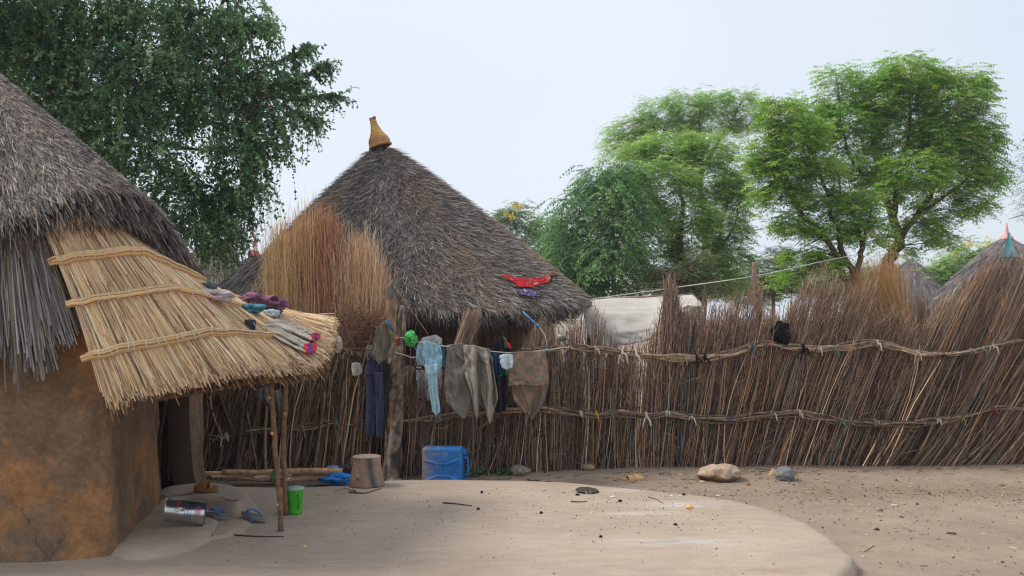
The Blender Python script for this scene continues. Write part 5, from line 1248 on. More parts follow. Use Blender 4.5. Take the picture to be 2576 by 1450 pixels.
# navy trousers, two legs
NV = lin(66, 66, 90)
tr = cloth('navy_trousers', [[(922, 893), (940, 890), (958, 893)], [(922, 915), (942, 918), (962, 912)], [(922, 945), (942, 946), (963, 944)]], 9.66, M_CLOTH, NV, 0.03, 3, 30, origin=P(942, 893, 9.66), nu=26, nv=16)
tag(tr, 'long navy trousers hanging to the left of the trunk post', 'trousers')
cloth('trouser_leg', [[(922, 935), (932, 936), (943, 938)], [(921, 990), (932, 992), (944, 990)], [(921, 1040), (931, 1042), (942, 1040)], [(920, 1096), (930, 1098), (940, 1099)]], 9.67, M_CLOTH, lin(62, 66, 88), 0.022, 2, 31, parent=tr, nu=16)
cloth('trouser_leg', [[(940, 935), (952, 937), (963, 936)], [(944, 990), (954, 992), (965, 990)], [(946, 1040), (955, 1042), (965, 1040)], [(947, 1100), (954, 1103), (962, 1106)]], 9.63, M_CLOTH, NV, 0.022, 2, 32, parent=tr, nu=16)
tag(cloth('dark_trousers', [[(950, 905), (962, 903), (975, 908)], [(955, 960), (965, 962), (977, 960)], [(958, 1020), (966, 1022), (976, 1018)], [(960, 1075), (966, 1078), (972, 1074)]], 9.78, M_CLOTH, lin(52, 50, 50), 0.03, 3, 33, origin=P(962, 905, 9.78), nu=18), 'dark cloth hanging between the navy trousers and the trunk post', 'trousers')
# olive rag hooded over the post
rg = cloth('olive_rag', [[(952, 822), (966, 812), (982, 818)], [(944, 840), (966, 836), (992, 842)], [(938, 870), (966, 872), (997, 866)], [(939, 895), (962, 905), (990, 895)], [(944, 900), (952, 918), (965, 906), (980, 918), (986, 905)]], 9.56, M_CLOTH, lin(116, 108, 92), 0.035, 4, 34, origin=P(966, 815, 9.56), nu=36, rag=1.4)
tag(rg, 'olive brown rag draped like a hood over the side of the trunk post', 'rag')
cloth('blue_band', [[(966, 808), (976, 806), (986, 812)], [(968, 816), (980, 818), (992, 824)], [(984, 826), (990, 832), (996, 838)]], 9.53, M_CLOTH, lin(104, 118, 128), 0.012, 3, 35, parent=rg, nu=16, nv=12)
tag(cloth('olive_cloth', [[(1016, 924), (1028, 920), (1044, 926)], [(1014, 945), (1028, 946), (1038, 942)], [(1013, 965), (1024, 975), (1036, 962)]], 9.75, M_CLOTH, lin(108, 98, 78), 0.025, 4, 36, origin=P(1026, 922, 9.75), nu=20, nv=18), 'small olive cloth just right of the trunk post', 'cloth')
crumple('plastic_bag', P(1035, 853, 9.58), (0.044, 0.04, 0.056), lin(60, 176, 78), M_PLASTIC, 3, 0.75, freq=3.5, colfn=lambda q: lin(214, 232, 214) if noise.noise(Vector(q * 5.0)) > 0.38 else lin(52, 168, 70))
tag(bpy.data.objects['plastic_bag'], 'crumpled bright green plastic bag tied to the line by the trunk post', 'bag')
tag(cloth('red_rag', [[(996, 856), (1006, 846)], [(996, 864), (1007, 862)], [(997, 872), (1006, 868)]], 9.6, M_CLOTH, lin(146, 54, 52), 0.006, 2, 37, nu=10, nv=10), 'scrap of red cloth knotted on the trunk post', 'rag')
b = B()
for k in range(9):
    t = np.linspace(0, 2 * np.pi * 1.3, 30); c0 = P(934 + RG.normal(0, 4), 884 + RG.normal(0, 7), 9.6 + RG.normal(0, 0.02)); r_ = RG.uniform(0.015, 0.04)
    tubes(b, c0 + np.stack([r_ * np.cos(t + k), 0.02 * np.sin(2 * t + k), r_ * np.sin(t * RG.uniform(.8, 1.2))], -1), 0.004, 5, lin(150, 144, 134))
tag(b.build('rope_tangle', M_CLOTH, smooth=True), 'tangle of grey rope hooked on the left fence rail', 'rope')
tag(cloth('sack', [[(884, 915), (894, 912), (906, 914)], [(884, 926), (896, 928), (911, 928)], [(886, 938), (898, 940), (911, 937)], [(888, 946), (898, 948), (908, 942)]], 9.82, M_CLOTH, lin(188, 186, 176), 0.018, 3, 38, nu=18, nv=14, colfn=lambda u, v: lin(128, 166, 140) if v > .86 else lin(190, 186, 176)), 'small white sack with a green hem hung on the left fence', 'sack')
tag(cloth('grey_rag', [[(650, 980), (668, 974), (690, 985), (706, 978)], [(652, 1000), (672, 1004), (692, 1010), (710, 1004)], [(668, 1016), (684, 1030), (698, 1034), (712, 1030)], [(686, 1036), (694, 1048), (704, 1050), (710, 1046)]], 9.7, M_CLOTH, lin(112, 106, 98), 0.05, 5, 39, nu=30, nv=26, colfn=lambda u, v: lin(112, 106, 98) * (0.75 + 0.4 * (int(v * 22 + u * 5) % 2))), 'patterned grey rag on the left fence seen between the awning props', 'rag')
crumple('sun_hat', P(848, 868, 9.6), (0.045, 0.05, 0.075), lin(176, 166, 150), M_CLOTH, 8, 0.35)
tag(bpy.data.objects['sun_hat'], 'crumpled pale hat hooked on the fence right of the awning', 'hat')
tag(cloth('white_sheet', [[(1048, 880), (1062, 850), (1096, 842), (1112, 852)], [(1046, 920), (1070, 915), (1095, 915), (1112, 915)], [(1048, 965), (1070, 965), (1092, 965), (1110, 965)], [(1050, 1012), (1070, 1010), (1090, 1008), (1108, 1000)]], 10.55, M_CLOTH, lin(206, 204, 202), 0.05, 4, 40, nu=26, nv=30), 'dirty white sheet hanging behind the fence gap, against the hut wall', 'sheet')
# tin mug, blue pipe, black cloth
b = B(); m0 = P(1416, 848, 10.2); ax = norm(np.array([0.75, -0.35, 0.25]))
lathe(b, [(0.001, 0.0), (0.040, 0.001), (0.042, 0.006), (0.044, 0.09), (0.047, 0.093), (0.044, 0.096), (0.040, 0.09), (0.038, 0.008), (0.001, 0.006)], m0 - ax * 0.045, ax, 24, c=lin(170, 166, 160))
M_TINM = attr_mat('dull_tin', 0.45, nscale=30, namt=0.2, metal=0.6)
mug = tag(b.build('tin_mug', M_TINM, origin=m0, smooth=True), 'dented tin mug hung upside down on the fence top', 'mug')
b = B(); tubes(b, spl([m0 + [-0.03, -0.02, 0.04], m0 + [-0.05, -0.03, 0.075], m0 + [-0.035, -0.03, 0.115], m0 + [0.01, -0.02, 0.10]], 14), 0.007, 6, lin(170, 164, 158)); b.build('handle', M_TINM, mug, smooth=True)
b = B(); tubes(b, np.array([P(1315, 785, 9.95), P(1338, 806, 9.97), P(1354, 821, 9.99)]), np.array([[0.009, 0.008, 0.007]]), 8, lin(96, 158, 204), caps=True); tubes(b, np.array([P(1352, 816, 9.97), P(1355, 824, 9.98)]), 0.014, 8, lin(80, 140, 190), caps=True); tubes(b, spl([P(1354, 821, 9.99), P(1370, 842, 10.02), P(1376, 868, 10.06)], 10), 0.004, 5, lin(226, 226, 224))
tag(b.build('blue_tube', M_PLASTIC, smooth=True), 'light blue plastic tube with a white cord stuck in the fence top', 'tube')
b_ = crumple('black_cloth', P(1966, 838, 10.55), (0.075, 0.06, 0.10), BLK, M_CLOTH, 11, 0.6, freq=2.6, colfn=lambda q: lin(110, 30, 50) if q[0] > .45 and abs(q[2]) < .45 and noise.noise(Vector(q * 4)) > 0 else lin(30, 31, 36))
tag(b_, 'bunched black cloth with a dark red patch on the right-hand fence', 'cloth')

# white tarpaulin shelter beyond the fence
TS = thing('tarpaulin_shelter', 'stained white tarpaulin shelter behind the fence beside the big hut', 'shelter', P(1610, gnd(13.2), 13.2))
cloth('sheet', [[(1462, 762), (1480, 752), (1560, 748), (1650, 745), (1740, 740)], [(1470, 800), (1500, 790), (1570, 788), (1650, 785), (1766, 768)], [(1480, 845), (1520, 838), (1590, 835), (1660, 822), (1748, 800)], [(1500, 880), (1540, 872), (1580, 868), (1650, 852), (1720, 832)]], 13.0, M_TARP, lin(206, 198, 188), 0.04, 4, 50, dz=[0.8, 0, -0.25, -0.3], parent=TS, nu=60, nv=44, thick=0.01, colfn=lambda u, v: lin(206, 198, 188) * (1 - 0.22 * max(0, noise.noise(Vector((u * 5, v * 4, 2))))))
cloth('rolled_edge', [[(1690, 790), (1730, 768), (1768, 772)], [(1694, 812), (1736, 792), (1770, 784)], [(1700, 830), (1722, 832), (1764, 800)]], 12.55, M_TARP, lin(196, 182, 162), 0.07, 6, 51, parent=TS, nu=30, nv=24)
for x in (1480, 1745):
    b = B(); tubes(b, np.array([P(x, gnd(13.4), 13.4), P(x + 3, 760, 13.4)]), 0.035, 8, lin(120, 98, 78), caps=True); b.build('post', M_WOOD, TS, smooth=True)
b = B(); tubes(b, np.array([P(1482, 757, 13.75), P(1744, 745, 13.75)]), 0.03, 8, lin(120, 98, 78), caps=True); b.build('ridge_pole', M_WOOD, TS, smooth=True)

# cloths on the big roof
def redf(u, v):
    n_ = noise.noise(Vector((u * 9, v * 5, 3))); return lin(196, 172, 150) if n_ > .36 else lin(34, 28, 32) if u > .86 and v > .2 else lin(196, 48, 54)
tag(cloth('red_cloth', [[(1260, 692), (1272, 690), (1292, 698), (1330, 702), (1365, 697), (1388, 684), (1402, 692)], [(1263, 696), (1276, 697), (1300, 708), (1330, 711), (1362, 707), (1388, 696), (1404, 699)], [(1266, 698), (1284, 704), (1306, 722), (1338, 723), (1364, 714), (1390, 708), (1402, 706)]], 0, M_CLOTH, RED, 0.02, 8, 60, nu=80, nv=20, colfn=redf, depthfn=lambda x, y: roof_d(x, y) - 0.14, origin=P(1330, 705, 11.3)), 'red flowered cloth spread on the right side of the big thatched roof', 'cloth')
tag(cloth('purple_cloth', [[(1299, 730), (1320, 727), (1340, 730), (1350, 733)], [(1304, 736), (1324, 736), (1342, 737), (1356, 739)], [(1312, 740), (1330, 746), (1345, 747), (1354, 743)]], 0, M_CLOTH, lin(92, 84, 122), 0.02, 7, 61, nu=40, nv=14, colfn=lambda u, v: lin(186, 176, 196) if noise.noise(Vector((u * 7, v * 5, 8))) > .25 else lin(92, 84, 124), depthfn=lambda x, y: roof_d(x, y) - 0.13, origin=P(1328, 738, 11.2)), 'small purple cloth just below the red cloth on the roof', 'cloth')

# things lying on the reed awning
def on_awn(x, y, up=0.0):
    d = float(awn_d(np.array([x]), np.array([y]))[0]); return P(x, y, d) + np.array([0, -0.02, up])
gm = cloth('cream_tunic', [[(674, 811), (667, 822), (676, 838)], [(704, 803), (698, 824), (700, 854)], [(738, 814), (730, 838), (726, 868)], [(768, 827), (760, 848), (750, 880)], [(799, 839), (790, 858), (772, 889)]], 0, M_CLOTH, lin(188, 178, 164), 0.055, 7, 70, nu=46, nv=46, depthfn=lambda x, y: awn_d(x, y) - 0.09, origin=P(720, 840, 7.4), colfn=lambda u, v: lin(178, 48, 56) if v > .955 else lin(176, 164, 150))
tag(gm, 'long cream tunic with red cuffs laid on the reed awning', 'tunic')
for k, (pts, c) in enumerate((([[(784, 840), (794, 838), (806, 842)], [(784, 852), (795, 855), (806, 850)]], lin(92, 54, 110)), ([[(764, 866), (780, 864), (796, 868)], [(766, 878), (782, 880), (796, 878)], [(772, 890), (784, 890), (792, 886)]], lin(104, 58, 112)))):
    cloth('cuff', pts, 0, M_CLOTH, c, 0.012, 3, 71 + k, parent=gm, nu=16, nv=10, depthfn=lambda x, y: awn_d(x, y) - 0.12, colfn=lambda u, v, c=c: c if .22 < u < .7 else lin(188, 44, 52))
def pile(name, x, y, rad, c, lab, cat, seed, colfn=None, mat=None, rotz=0, amp=0.8, up=0.02):
    return tag(crumple(name, on_awn(x, y, up), rad, c, mat or M_CLOTH, seed, amp, rotz=rotz, freq=3.2, colfn=colfn, n=(30, 48)), lab, cat)
pile('pink_shawl', 652, 774, (0.15, 0.10, 0.065), lin(150, 92, 118), 'bunched pink and purple shawl on the far side of the awning', 'shawl', 21, lambda q: lin(92, 62, 82) if noise.noise(Vector(q * 3.3)) > .05 else lin(148, 106, 124))
pile('teal_scarf', 628, 783, (0.09, 0.05, 0.026), lin(88, 138, 154), 'small teal scarf bunched against the pink shawl', 'scarf', 22)
pile('white_rag', 532, 752, (0.11, 0.08, 0.035), lin(200, 184, 184), 'white and pink rag lying on the upper awning slope', 'rag', 23, lambda q: lin(186, 84, 112) if noise.noise(Vector(q * 4)) > .3 else lin(202, 190, 188))
pile('pale_rag', 682, 797, (0.055, 0.04, 0.025), lin(176, 190, 194), 'pale blue rag wedged above the cream tunic', 'rag', 24)
b = B(); c0 = on_awn(522, 728, 0.02)
roundbox(b, c0, (0.16, 0.075, 0.05), 0.024, (10, 6, 4), lin(86, 96, 104), rot=-0.5); tag(b.build('old_shoe', M_RUBBER, origin=c0, smooth=True, weld=True), 'worn grey-blue shoe on the upper awning slope beside the roof eave', 'shoe')
b = B(); c0 = on_awn(631, 827, 0.02); roundbox(b, c0, (0.075, 0.06, 0.085), 0.016, (6, 5, 6), lin(46, 48, 54), rot=0.5)
pk = tag(b.build('black_pouch', M_RUBBER, origin=c0, smooth=True, weld=True), 'small black pouch at the end of the lowest binding rod', 'pouch')
b = B(); tubes(b, spl([c0 + [0.03, -0.03, 0.02], c0 + [0.05, -0.035, -0.01], c0 + [0.04, -0.03, -0.045]], 8), 0.004, 5, lin(160, 156, 150)); b.build('strap', M_CLOTH, pk)

# ------------------------------------------------------------------ courtyard things
# blue jerrycan on its side
jc = P(1115, 1168, 9.66); jc[2] = -0.085 + 0.178; BLUE = lin(26, 106, 178)
ribs = [((-.155, .055), (-.055, .02)), ((-.055, .02), (.06, .02)), ((.06, .02), (.16, .065)), ((-.155, -.14), (-.055, -.095)), ((-.055, -.095), (.06, -.095)), ((.06, -.095), (.15, -.15)), ((.03, .02), (.03, -.095))]
def jd(V, ax, s):
    if ax != 1: return V
    x, z = V[..., 0], V[..., 2]; o = np.zeros_like(x)
    for (a, b_) in ribs:
        a, b_ = np.array(a), np.array(b_); ab = b_ - a
        t = np.clip(((x - a[0]) * ab[0] + (z - a[1]) * ab[1]) / (ab @ ab), 0, 1)
        q = np.hypot(x - a[0] - t * ab[0], z - a[1] - t * ab[1]); o = np.maximum(o, np.exp(-(q / 0.009) ** 2))
    inn = np.exp(-(np.clip(np.abs(x) - 0.13, 0, 1) / 0.03) ** 2) * np.exp(-(np.clip(np.abs(z + 0.037) - 0.05, 0, 1) / 0.02) ** 2)
    V = V.copy(); V[..., 1] += s * (0.011 * o - 0.010 * inn); return V
def jcol(V):
    x, z = V[..., 0], V[..., 2]; n_ = np.array([noise.noise(Vector((a * 14, c * 30, 5))) + 0.6 * noise.noise(Vector((a * 5, c * 12, 9))) for a, c in zip(x.ravel(), z.ravel())]).reshape(x.shape)
    k = np.clip(1.35 * np.exp(-(x + 0.2) / 0.05) + np.clip(n_ * 0.9 - 0.1, 0, 1) * np.clip(0.8 - x * 2.2, 0.15, 1), 0, 0.85)[..., None]
    return BLUE * (1 - k) + lin(150, 138, 124) * k
b = B(); roundbox(b, jc, (0.395, 0.2, 0.355), 0.032, (70, 24, 64), jcol, disp=jd, rot=-0.06)
jo = tag(b.build('jerrycan', M_PLASTIC, origin=jc - [0, 0, 0.178], smooth=True, weld=True), 'dusty blue plastic jerrycan lying on its side by the fence', 'jerrycan')
b = B(); tubes(b, spl([jc + q for q in ([0.185, 0, 0.075], [0.215, 0, 0.072], [0.238, 0, 0.05], [0.24, 0, -0.02], [0.236, 0, -0.085], [0.215, 0, -0.105], [0.185, 0, -0.10])], 24), 0.013, 8, BLUE, caps=True); b.build('handle', M_PLASTIC, jo, smooth=True)
b = B(); lathe(b, [(0.001, -0.01), (0.034, -0.01), (0.034, 0.012), (0.03, 0.012), (0.031, 0.03), (0.001, 0.032)], jc + [0.197, 0, 0.125], (1, 0, 0), 20, c=lin(40, 104, 184)); b.build('cap', M_PLASTIC, jo, smooth=True)
b = B(); t = np.linspace(0, 2 * np.pi, 19); tubes(b, jc + np.stack([0.212 + 0.022 * np.cos(t), 0 * t, -0.148 + 0.022 * np.sin(t)], -1), 0.007, 6, BLUE); b.build('lug', M_PLASTIC, jo, smooth=True)

# clay stove, upside down
sb = G(923, 1222); R1 = 9.02 / F
def stc(q, h):
    a = (q % 6.283); c = lin(158, 136, 120) if h < 0.262 else lin(160, 142, 130)
    if h < 0.262:
        c = c * 0.6 + 0.4 * lin(160, 124, 104) * (1 if math.sin(q * 3 + h * 9) > -.2 else .8)
        w_ = (q - 4.1 - 1.0) ; k = math.exp(-((q - 5.25 + h * 0.8) / 0.22) ** 2); c = c * (1 - k) + lin(74, 78, 78) * k
    return c
b = B(); lathe(b, [(0.15, 0.0), (0.161, 0.003), (0.163, 0.014), (0.155, 0.05), (0.143, 0.11), (0.131, 0.17), (0.125, 0.22), (0.127, 0.25), (0.13, 0.26), (0.127, 0.268), (0.11, 0.272), (0.06, 0.27), (0.001, 0.27)], sb, (0, 0, 1), 64, cfn=stc)
st = tag(b.build('clay_stove', M_CLAY, origin=sb, smooth=True), 'upturned grey-brown clay stove with a soot stripe and a round knob', 'stove')
b = B(); lathe(b, [(0.026, -0.012), (0.022, 0.01), (0.016, 0.028), (0.001, 0.034)], sb + [-0.055, -0.135, 0.095], (-0.3, -1, 0.05), 14, c=lin(140, 112, 96)); b.build('knob', M_CLAY, st, smooth=True)

# plastic bottle
b = B(); c0 = P(994, 1199, 9.5); c0[2] = GZ + 0.038; ax = norm(np.array([-0.35, -0.75, -0.02]))
lathe(b, [(0.001, -0.09), (0.034, -0.088), (0.037, -0.07), (0.036, 0.02), (0.037, 0.03), (0.03, 0.06), (0.017, 0.085), (0.016, 0.09)], c0, ax, 18, c=lin(150, 142, 130))
M_PET = attr_mat('cloudy_plastic', 0.3, transl=0.35, nscale=40, namt=0.2, spec=0.5)
bo = tag(b.build('plastic_bottle', M_PET, origin=c0, smooth=True), 'cloudy plastic bottle with a green cap lying at the foot of the trunk post', 'bottle')
b = B(); lathe(b, [(0.018, 0.085), (0.019, 0.087), (0.019, 0.104), (0.001, 0.106)], c0, ax, 18, c=lin(26, 128, 72)); b.build('cap', M_PLASTIC, bo, smooth=True)

# green jug
gb_ = G(743, 1292); GJ = lin(66, 176, 40)
b = B(); lathe(b, [(0.001, 0.002), (0.05, 0.0), (0.0535, 0.004), (0.0545, 0.02), (0.061, 0.16), (0.0635, 0.178), (0.066, 0.18), (0.066, 0.19), (0.06, 0.19), (0.05, 0.02), (0.001, 0.015)], gb_, (0, 0, 1), 32, c=GJ)
gj = tag(b.build('jug', M_PLASTIC, origin=gb_, smooth=True), 'bright green plastic jug with a clear lid beside the second prop', 'jug')
b = B(); lathe(b, [(0.066, 0.186), (0.069, 0.188), (0.069, 0.206), (0.06, 0.21), (0.035, 0.208), (0.03, 0.213), (0.001, 0.213)], gb_, (0, 0, 1), 32, c=lin(196, 210, 200)); b.build('lid', M_PET, gj, smooth=True)
hd = np.array([0.52, -0.85, 0]); b = B(); tubes(b, spl([gb_ + hd * r_ + [0, 0, z] for r_, z in ((0.058, 0.15), (0.082, 0.152), (0.094, 0.13), (0.09, 0.09), (0.076, 0.06), (0.054, 0.045))], 20), 0.008, 8, lin(64, 158, 48)); b.build('handle', M_PLASTIC, gj, smooth=True)

# shiny food tin on its side
tc_ = P(467, 1300, 6.98); TA = norm(np.array([0.955, 0.20, -0.13])); TR, TL = 0.083, 0.268
tc_[2] = 0.07 + TR + 0.01
b = B(); e1 = norm(np.cross(TA, [0, 0, 1.0])); e2 = np.cross(e1, TA)
if e1[1] > 0: e1 = -e1
if e2[2] < 0: e2 = -e2
def tinp(l, a, r_=None):
    """l 0..1 along the tin, a angle from facing the viewer (0) up to the top (pi/2)"""
    l, a = np.asarray(l, float), np.asarray(a, float)
    r0 = TR * np.ones_like(l + a) if r_ is None else r_
    dent = 0.016 * np.exp(-((l - 0.5) / 0.42) ** 2) * np.exp(-((a - 1.05) / 0.5) ** 2) + 0.006 * np.exp(-((l - 0.42) / 0.1) ** 2) * np.exp(-((a - 0.35) / 0.2) ** 2)
    r0 = r0 - dent
    return tc_ + ((l - 0.5) * TL)[..., None] * TA + (r0 * np.cos(a))[..., None] * e1 + (r0 * np.sin(a))[..., None] * e2
ll = np.concatenate([[0.0, 0.005, 0.012, 0.02], np.linspace(0.04, 0.96, 30), [0.98, 0.988, 0.995, 1.0]]); aa = np.linspace(0, 2 * np.pi, 65)[:-1]
rr = TR + np.where((ll < 0.01) | (ll > 0.99), 0.003, 0.0)
V = tinp(ll[:, None], aa[None, :], np.repeat(rr[:, None], 64, 1))
tin_c = np.array([[lin(196, 198, 200) * (1 - 0.5 * max(0, noise.noise(Vector((l * 4, math.cos(a_) * 2, math.sin(a_) * 2 + 4))))) for a_ in aa] for l in ll])
gridadd(b, V, tin_c, wrap=True)
for k in (0, -1):
    m_ = V[k].mean(0); gridadd(b, np.array([V[k], m_ + (V[k] - m_) * 0.94 + TA * (0.004 if k == 0 else -0.004), m_ + (V[k] - m_) * 0.01 + TA * (0.004 if k == 0 else -0.004)]), lin(150, 150, 150), wrap=True)
M_TIN = attr_mat('tinplate', 0.24, metal=0.95, nscale=12, namt=0.15)
tn = tag(b.build('food_tin', M_TIN, origin=tc_ - [0, 0, TR], smooth=True), 'dented silver food tin lying on the mud step by the doorway', 'tin')
def decal(l0, l1, a0, a1, c, n=(8, 8), b=None):
    l, a = np.meshgrid(np.linspace(l0, l1, n[0]), np.linspace(a0, a1, n[1]), indexing='ij')
    q = tinp(l, a); ctr = tc_ + ((l - 0.5) * TL)[..., None] * TA; gridadd(b, q + norm(q - ctr) * 0.0006, c)
b = B()
for k in range(7): decal(0.755 + k * 0.022, 0.766 + k * 0.022, -0.05, 0.62, lin(196, 70, 84), (2, 10), b)
decal(0.755, 0.905, 0.64, 0.9, lin(46, 70, 130), (8, 6), b)
b.build('label_stripes', M_PAINT, tn)
def text_on(s, l0, a0, h, c, b):
    """printed lettering bent round the tin, reading down round its side"""
    cu = bpy.data.curves.new('t', 'FONT'); cu.body = s; cu.size = h; o = bpy.data.objects.new('t', cu); COL.objects.link(o)
    me = o.to_mesh(); v = np.array([q.co[:] for q in me.vertices]); fs = []
    for p in me.polygons:
        for k in range(1, len(p.vertices) - 1): fs.append((p.vertices[0], p.vertices[k], p.vertices[k + 1]))
    q = tinp(l0 + v[:, 1] / TL, a0 - v[:, 0] / TR); ctr = tc_ + (l0 + v[:, 1] / TL - 0.5)[:, None] * TL * TA
    b.add(q + norm(q - ctr) * 0.0008, np.array(fs), c); o.to_mesh_clear(); bpy.data.objects.remove(o); bpy.data.curves.remove(cu)
b = B(); text_on('USAID', 0.27, 1.35, 0.038, lin(190, 44, 56), b)
b.build('red_lettering', M_PAINT, tn)
b = B()
for r_, (l_, a_) in enumerate(((0.50, 0.75), (0.57, 0.75), (0.64, 0.75))):
    for k in range(11):
        if RG.uniform() < 0.8: decal(l_ + RG.uniform(-.004, .004), l_ + RG.uniform(.02, .035), a_ - k * 0.115, a_ - k * 0.115 - RG.uniform(0.04, 0.085), lin(70, 88, 140), (3, 3), b)
b.build('small_print', M_PAINT, tn)

# flip-flops and clogs
def flipflop(label, p, hdg, tilt, L=0.24, roll=0.0, group='blue-strapped flip-flops'):
    root = thing('flip_flop', label, 'flip-flop', p, group)
    n = 26; t = np.linspace(0, 2 * np.pi, n + 1)[:-1]
    ox = 0.5 * L * np.cos(t); oy = (0.043 + 0.008 * np.cos(t)) * np.sin(t)
    h = np.array([math.cos(hdg), math.sin(hdg), 0]); s = np.array([-h[1], h[0], 0])
    def W_(x, y, z):
        x, y, z = np.broadcast_arrays(x, y, z)
        z2 = z + 0.5 * L * math.sin(tilt) + x * math.sin(tilt) + y * roll
        return np.array(p) + (x * math.cos(tilt))[..., None] * h + y[..., None] * s + z2[..., None] * np.array([0, 0, 1.0])
    b = B(); k = np.array([0.02, 1, 1, 0.98, 0.02]); z = np.array([0, 0, 0.008, 0.016, 0.016])
    gridadd(b, W_(ox[None] * k[:, None], oy[None] * k[:, None], np.repeat(z[:, None], n, 1)), lin(122, 112, 104), wrap=True)
    b.build('sole', M_RUBBER, root)
    b = B()
    for sd in (-1, 1):
        q = spl([W_(x, y, zz) for x, y, zz in ((0.075, 0, 0.014), (0.06, 0, 0.045), (0.02, sd * 0.032, 0.048), (-0.03, sd * 0.048, 0.018), (-0.035, sd * 0.047, 0.0))], 14)
        tubes(b, q, np.array([np.linspace(0.005, 0.0075, 14)]), 6, lin(44, 124, 190))
    b.build('strap', M_RUBBER, root, smooth=True)
flipflop('grey flip-flop with blue strap propped on the step edge near the first prop', (-1.925, 7.42, 0.004), math.radians(150), 0.2)
flipflop('grey flip-flop with blue strap half hidden behind the silver tin', (-2.17, 7.36, 0.06), math.radians(172), 0.0)

def clog(label, p, hdg, L, c, group=None, strap=True):
    root = thing('clog', label, 'clog', p, group)
    h = np.array([math.cos(hdg), math.sin(hdg), 0]); s = np.array([-h[1], h[0], 0])
    W_ = lambda x, y, z: np.array(p) + x[..., None] * h + y[..., None] * s + z[..., None] * np.array([0, 0, 1.0])
    wx = lambda x: 0.036 + 0.012 * np.sin(np.clip((x / L + 0.5), 0, 1) * np.pi * 1.1 + 0.2)
    n = 30; t = np.linspace(0, 2 * np.pi, n + 1)[:-1]; ox = 0.5 * L * np.cos(t); oy = wx(ox) * np.sign(np.sin(t)) * np.abs(np.sin(t)) ** 0.7
    b = B(); k = np.array([0.02, 0.97, 1.0, 0.97, 0.02]); z = np.array([0, 0, 0.012, 0.022, 0.018]) * L / 0.22
    gridadd(b, W_(ox[None] * k[:, None], oy[None] * k[:, None], np.repeat(z[:, None], n, 1)), c * 0.9, wrap=True)
    b.build('sole', M_RUBBER, root, smooth=True)
    b = B(); u_ = np.linspace(-0.08, 0.5, 14) * L; a = np.linspace(0, np.pi, 15)
    hh = 0.072 * L / 0.22 * np.sqrt(np.clip(1 - ((u_ / L + 0.08) / 0.6) ** 2, 0.02, 1)); wy = wx(u_) * np.sqrt(np.clip(1 - (np.clip(u_ / L - 0.25, 0, 1) / 0.27) ** 2, 0.01, 1))
    V = W_(np.repeat(u_[:, None], 15, 1), wy[:, None] * np.cos(a)[None], 0.014 + hh[:, None] * np.sin(a)[None]); gridadd(b, V, c)
    gridadd(b, W_(np.repeat(u_[:2, None], 15, 1), 0.9 * wy[:2, None] * np.cos(a)[None], 0.01 + 0.9 * hh[:2, None] * np.sin(a)[None]), c * 0.6)
    o = b.build('upper', M_RUBBER, root, smooth=True); md = o.modifiers.new('thickness', 'SOLIDIFY'); md.thickness = 0.005
    b = B(); t = np.linspace(0.62 * np.pi, 1.38 * np.pi, 18); x = 0.49 * L * np.cos(t); y = wx(x) * np.sin(t) * 1.05
    rows = [W_(x, y, np.full(18, zz) + 0.012 * np.abs(np.cos(t))) for zz in (0.014, 0.03, 0.036)]; gridadd(b, np.array(rows), c)
    o = b.build('heel_rim', M_RUBBER, root, smooth=True); md = o.modifiers.new('thickness', 'SOLIDIFY'); md.thickness = 0.005
    return root
p_ = G(518, 1238, 0.115); clog('ochre clog lying alone on the upper mud step', (p_[0], p_[1], 0.118), math.radians(170), 0.21, lin(150, 110, 56))
for lab, x, y, hd_ in (('tan clog on the bare earth, left one of the pair', 1582, 1214, 20), ('tan clog with cut-out holes, right one of the pair', 1600, 1211, -12)):
    p_ = G(x, y, GZ); clog(lab, (p_[0], p_[1], GZ + 0.003), math.radians(hd_), 0.17, lin(190, 156, 112), group='pair of tan clogs near the fence')

# blackened pot lid
pl_ = G(1477, 1238); b = B(); axl = norm(np.array([0.06, -0.06, 1]))
lathe(b, [(0.001, 0.018), (0.05, 0.017), (0.09, 0.012), (0.102, 0.004), (0.104, 0.0), (0.1, 0.001), (0.088, 0.012), (0.05, 0.022), (0.001, 0.024)], pl_ + [0, 0, 0.012], axl, 30, c=lin(74, 64, 56))
ld = tag(b.build('pot_lid', M_CLAY, origin=pl_, smooth=True), 'blackened pot lid lying on the far part of the courtyard', 'lid')
b = B(); tubes(b, spl([pl_ + q for q in ([-0.02, -0.09, 0.02], [-0.01, -0.12, 0.004], [0.015, -0.12, 0.004], [0.025, -0.09, 0.02])], 12), 0.004, 6, lin(150, 140, 130)); b.build('handle', M_TINM, ld)

# stones
def GG(x, y):
    d = min(F * (H - GZ - 0.02) / (y - HY), float(dF(x)) - 0.16); q = P(x, y, d); q[2] = float(ground_z(q[0], q[1])); return q
def stone(label, x, y, rad, c, seed, rotz=0, amp=0.3, cat='rock', z=GZ, flat=None, colfn=None, name='rock', group=None):
    p = GG(x, y) if z == GZ else G(x, y, z); p[2] += rad[2] * 0.66; 
    o = crumple(name, p, rad, c, M_STONE, seed, amp, freq=1.5, rotz=rotz, colfn=colfn, n=(26, 40))
    return tag(o, label, cat, group)
stone('big flat tan boulder on the bare earth, largest rock', 1812, 1206, (0.185, 0.13, 0.085), lin(176, 150, 128), 41, -0.1, 0.32, colfn=lambda q: lin(182, 156, 134) if q[2] > -.15 + .4 * noise.noise(Vector(q * 2)) else lin(112, 84, 66))
stone('rounded dark grey rock beside the paper bag', 1975, 1206, (0.088, 0.085, 0.075), lin(122, 122, 124), 42, 0.4, 0.2)
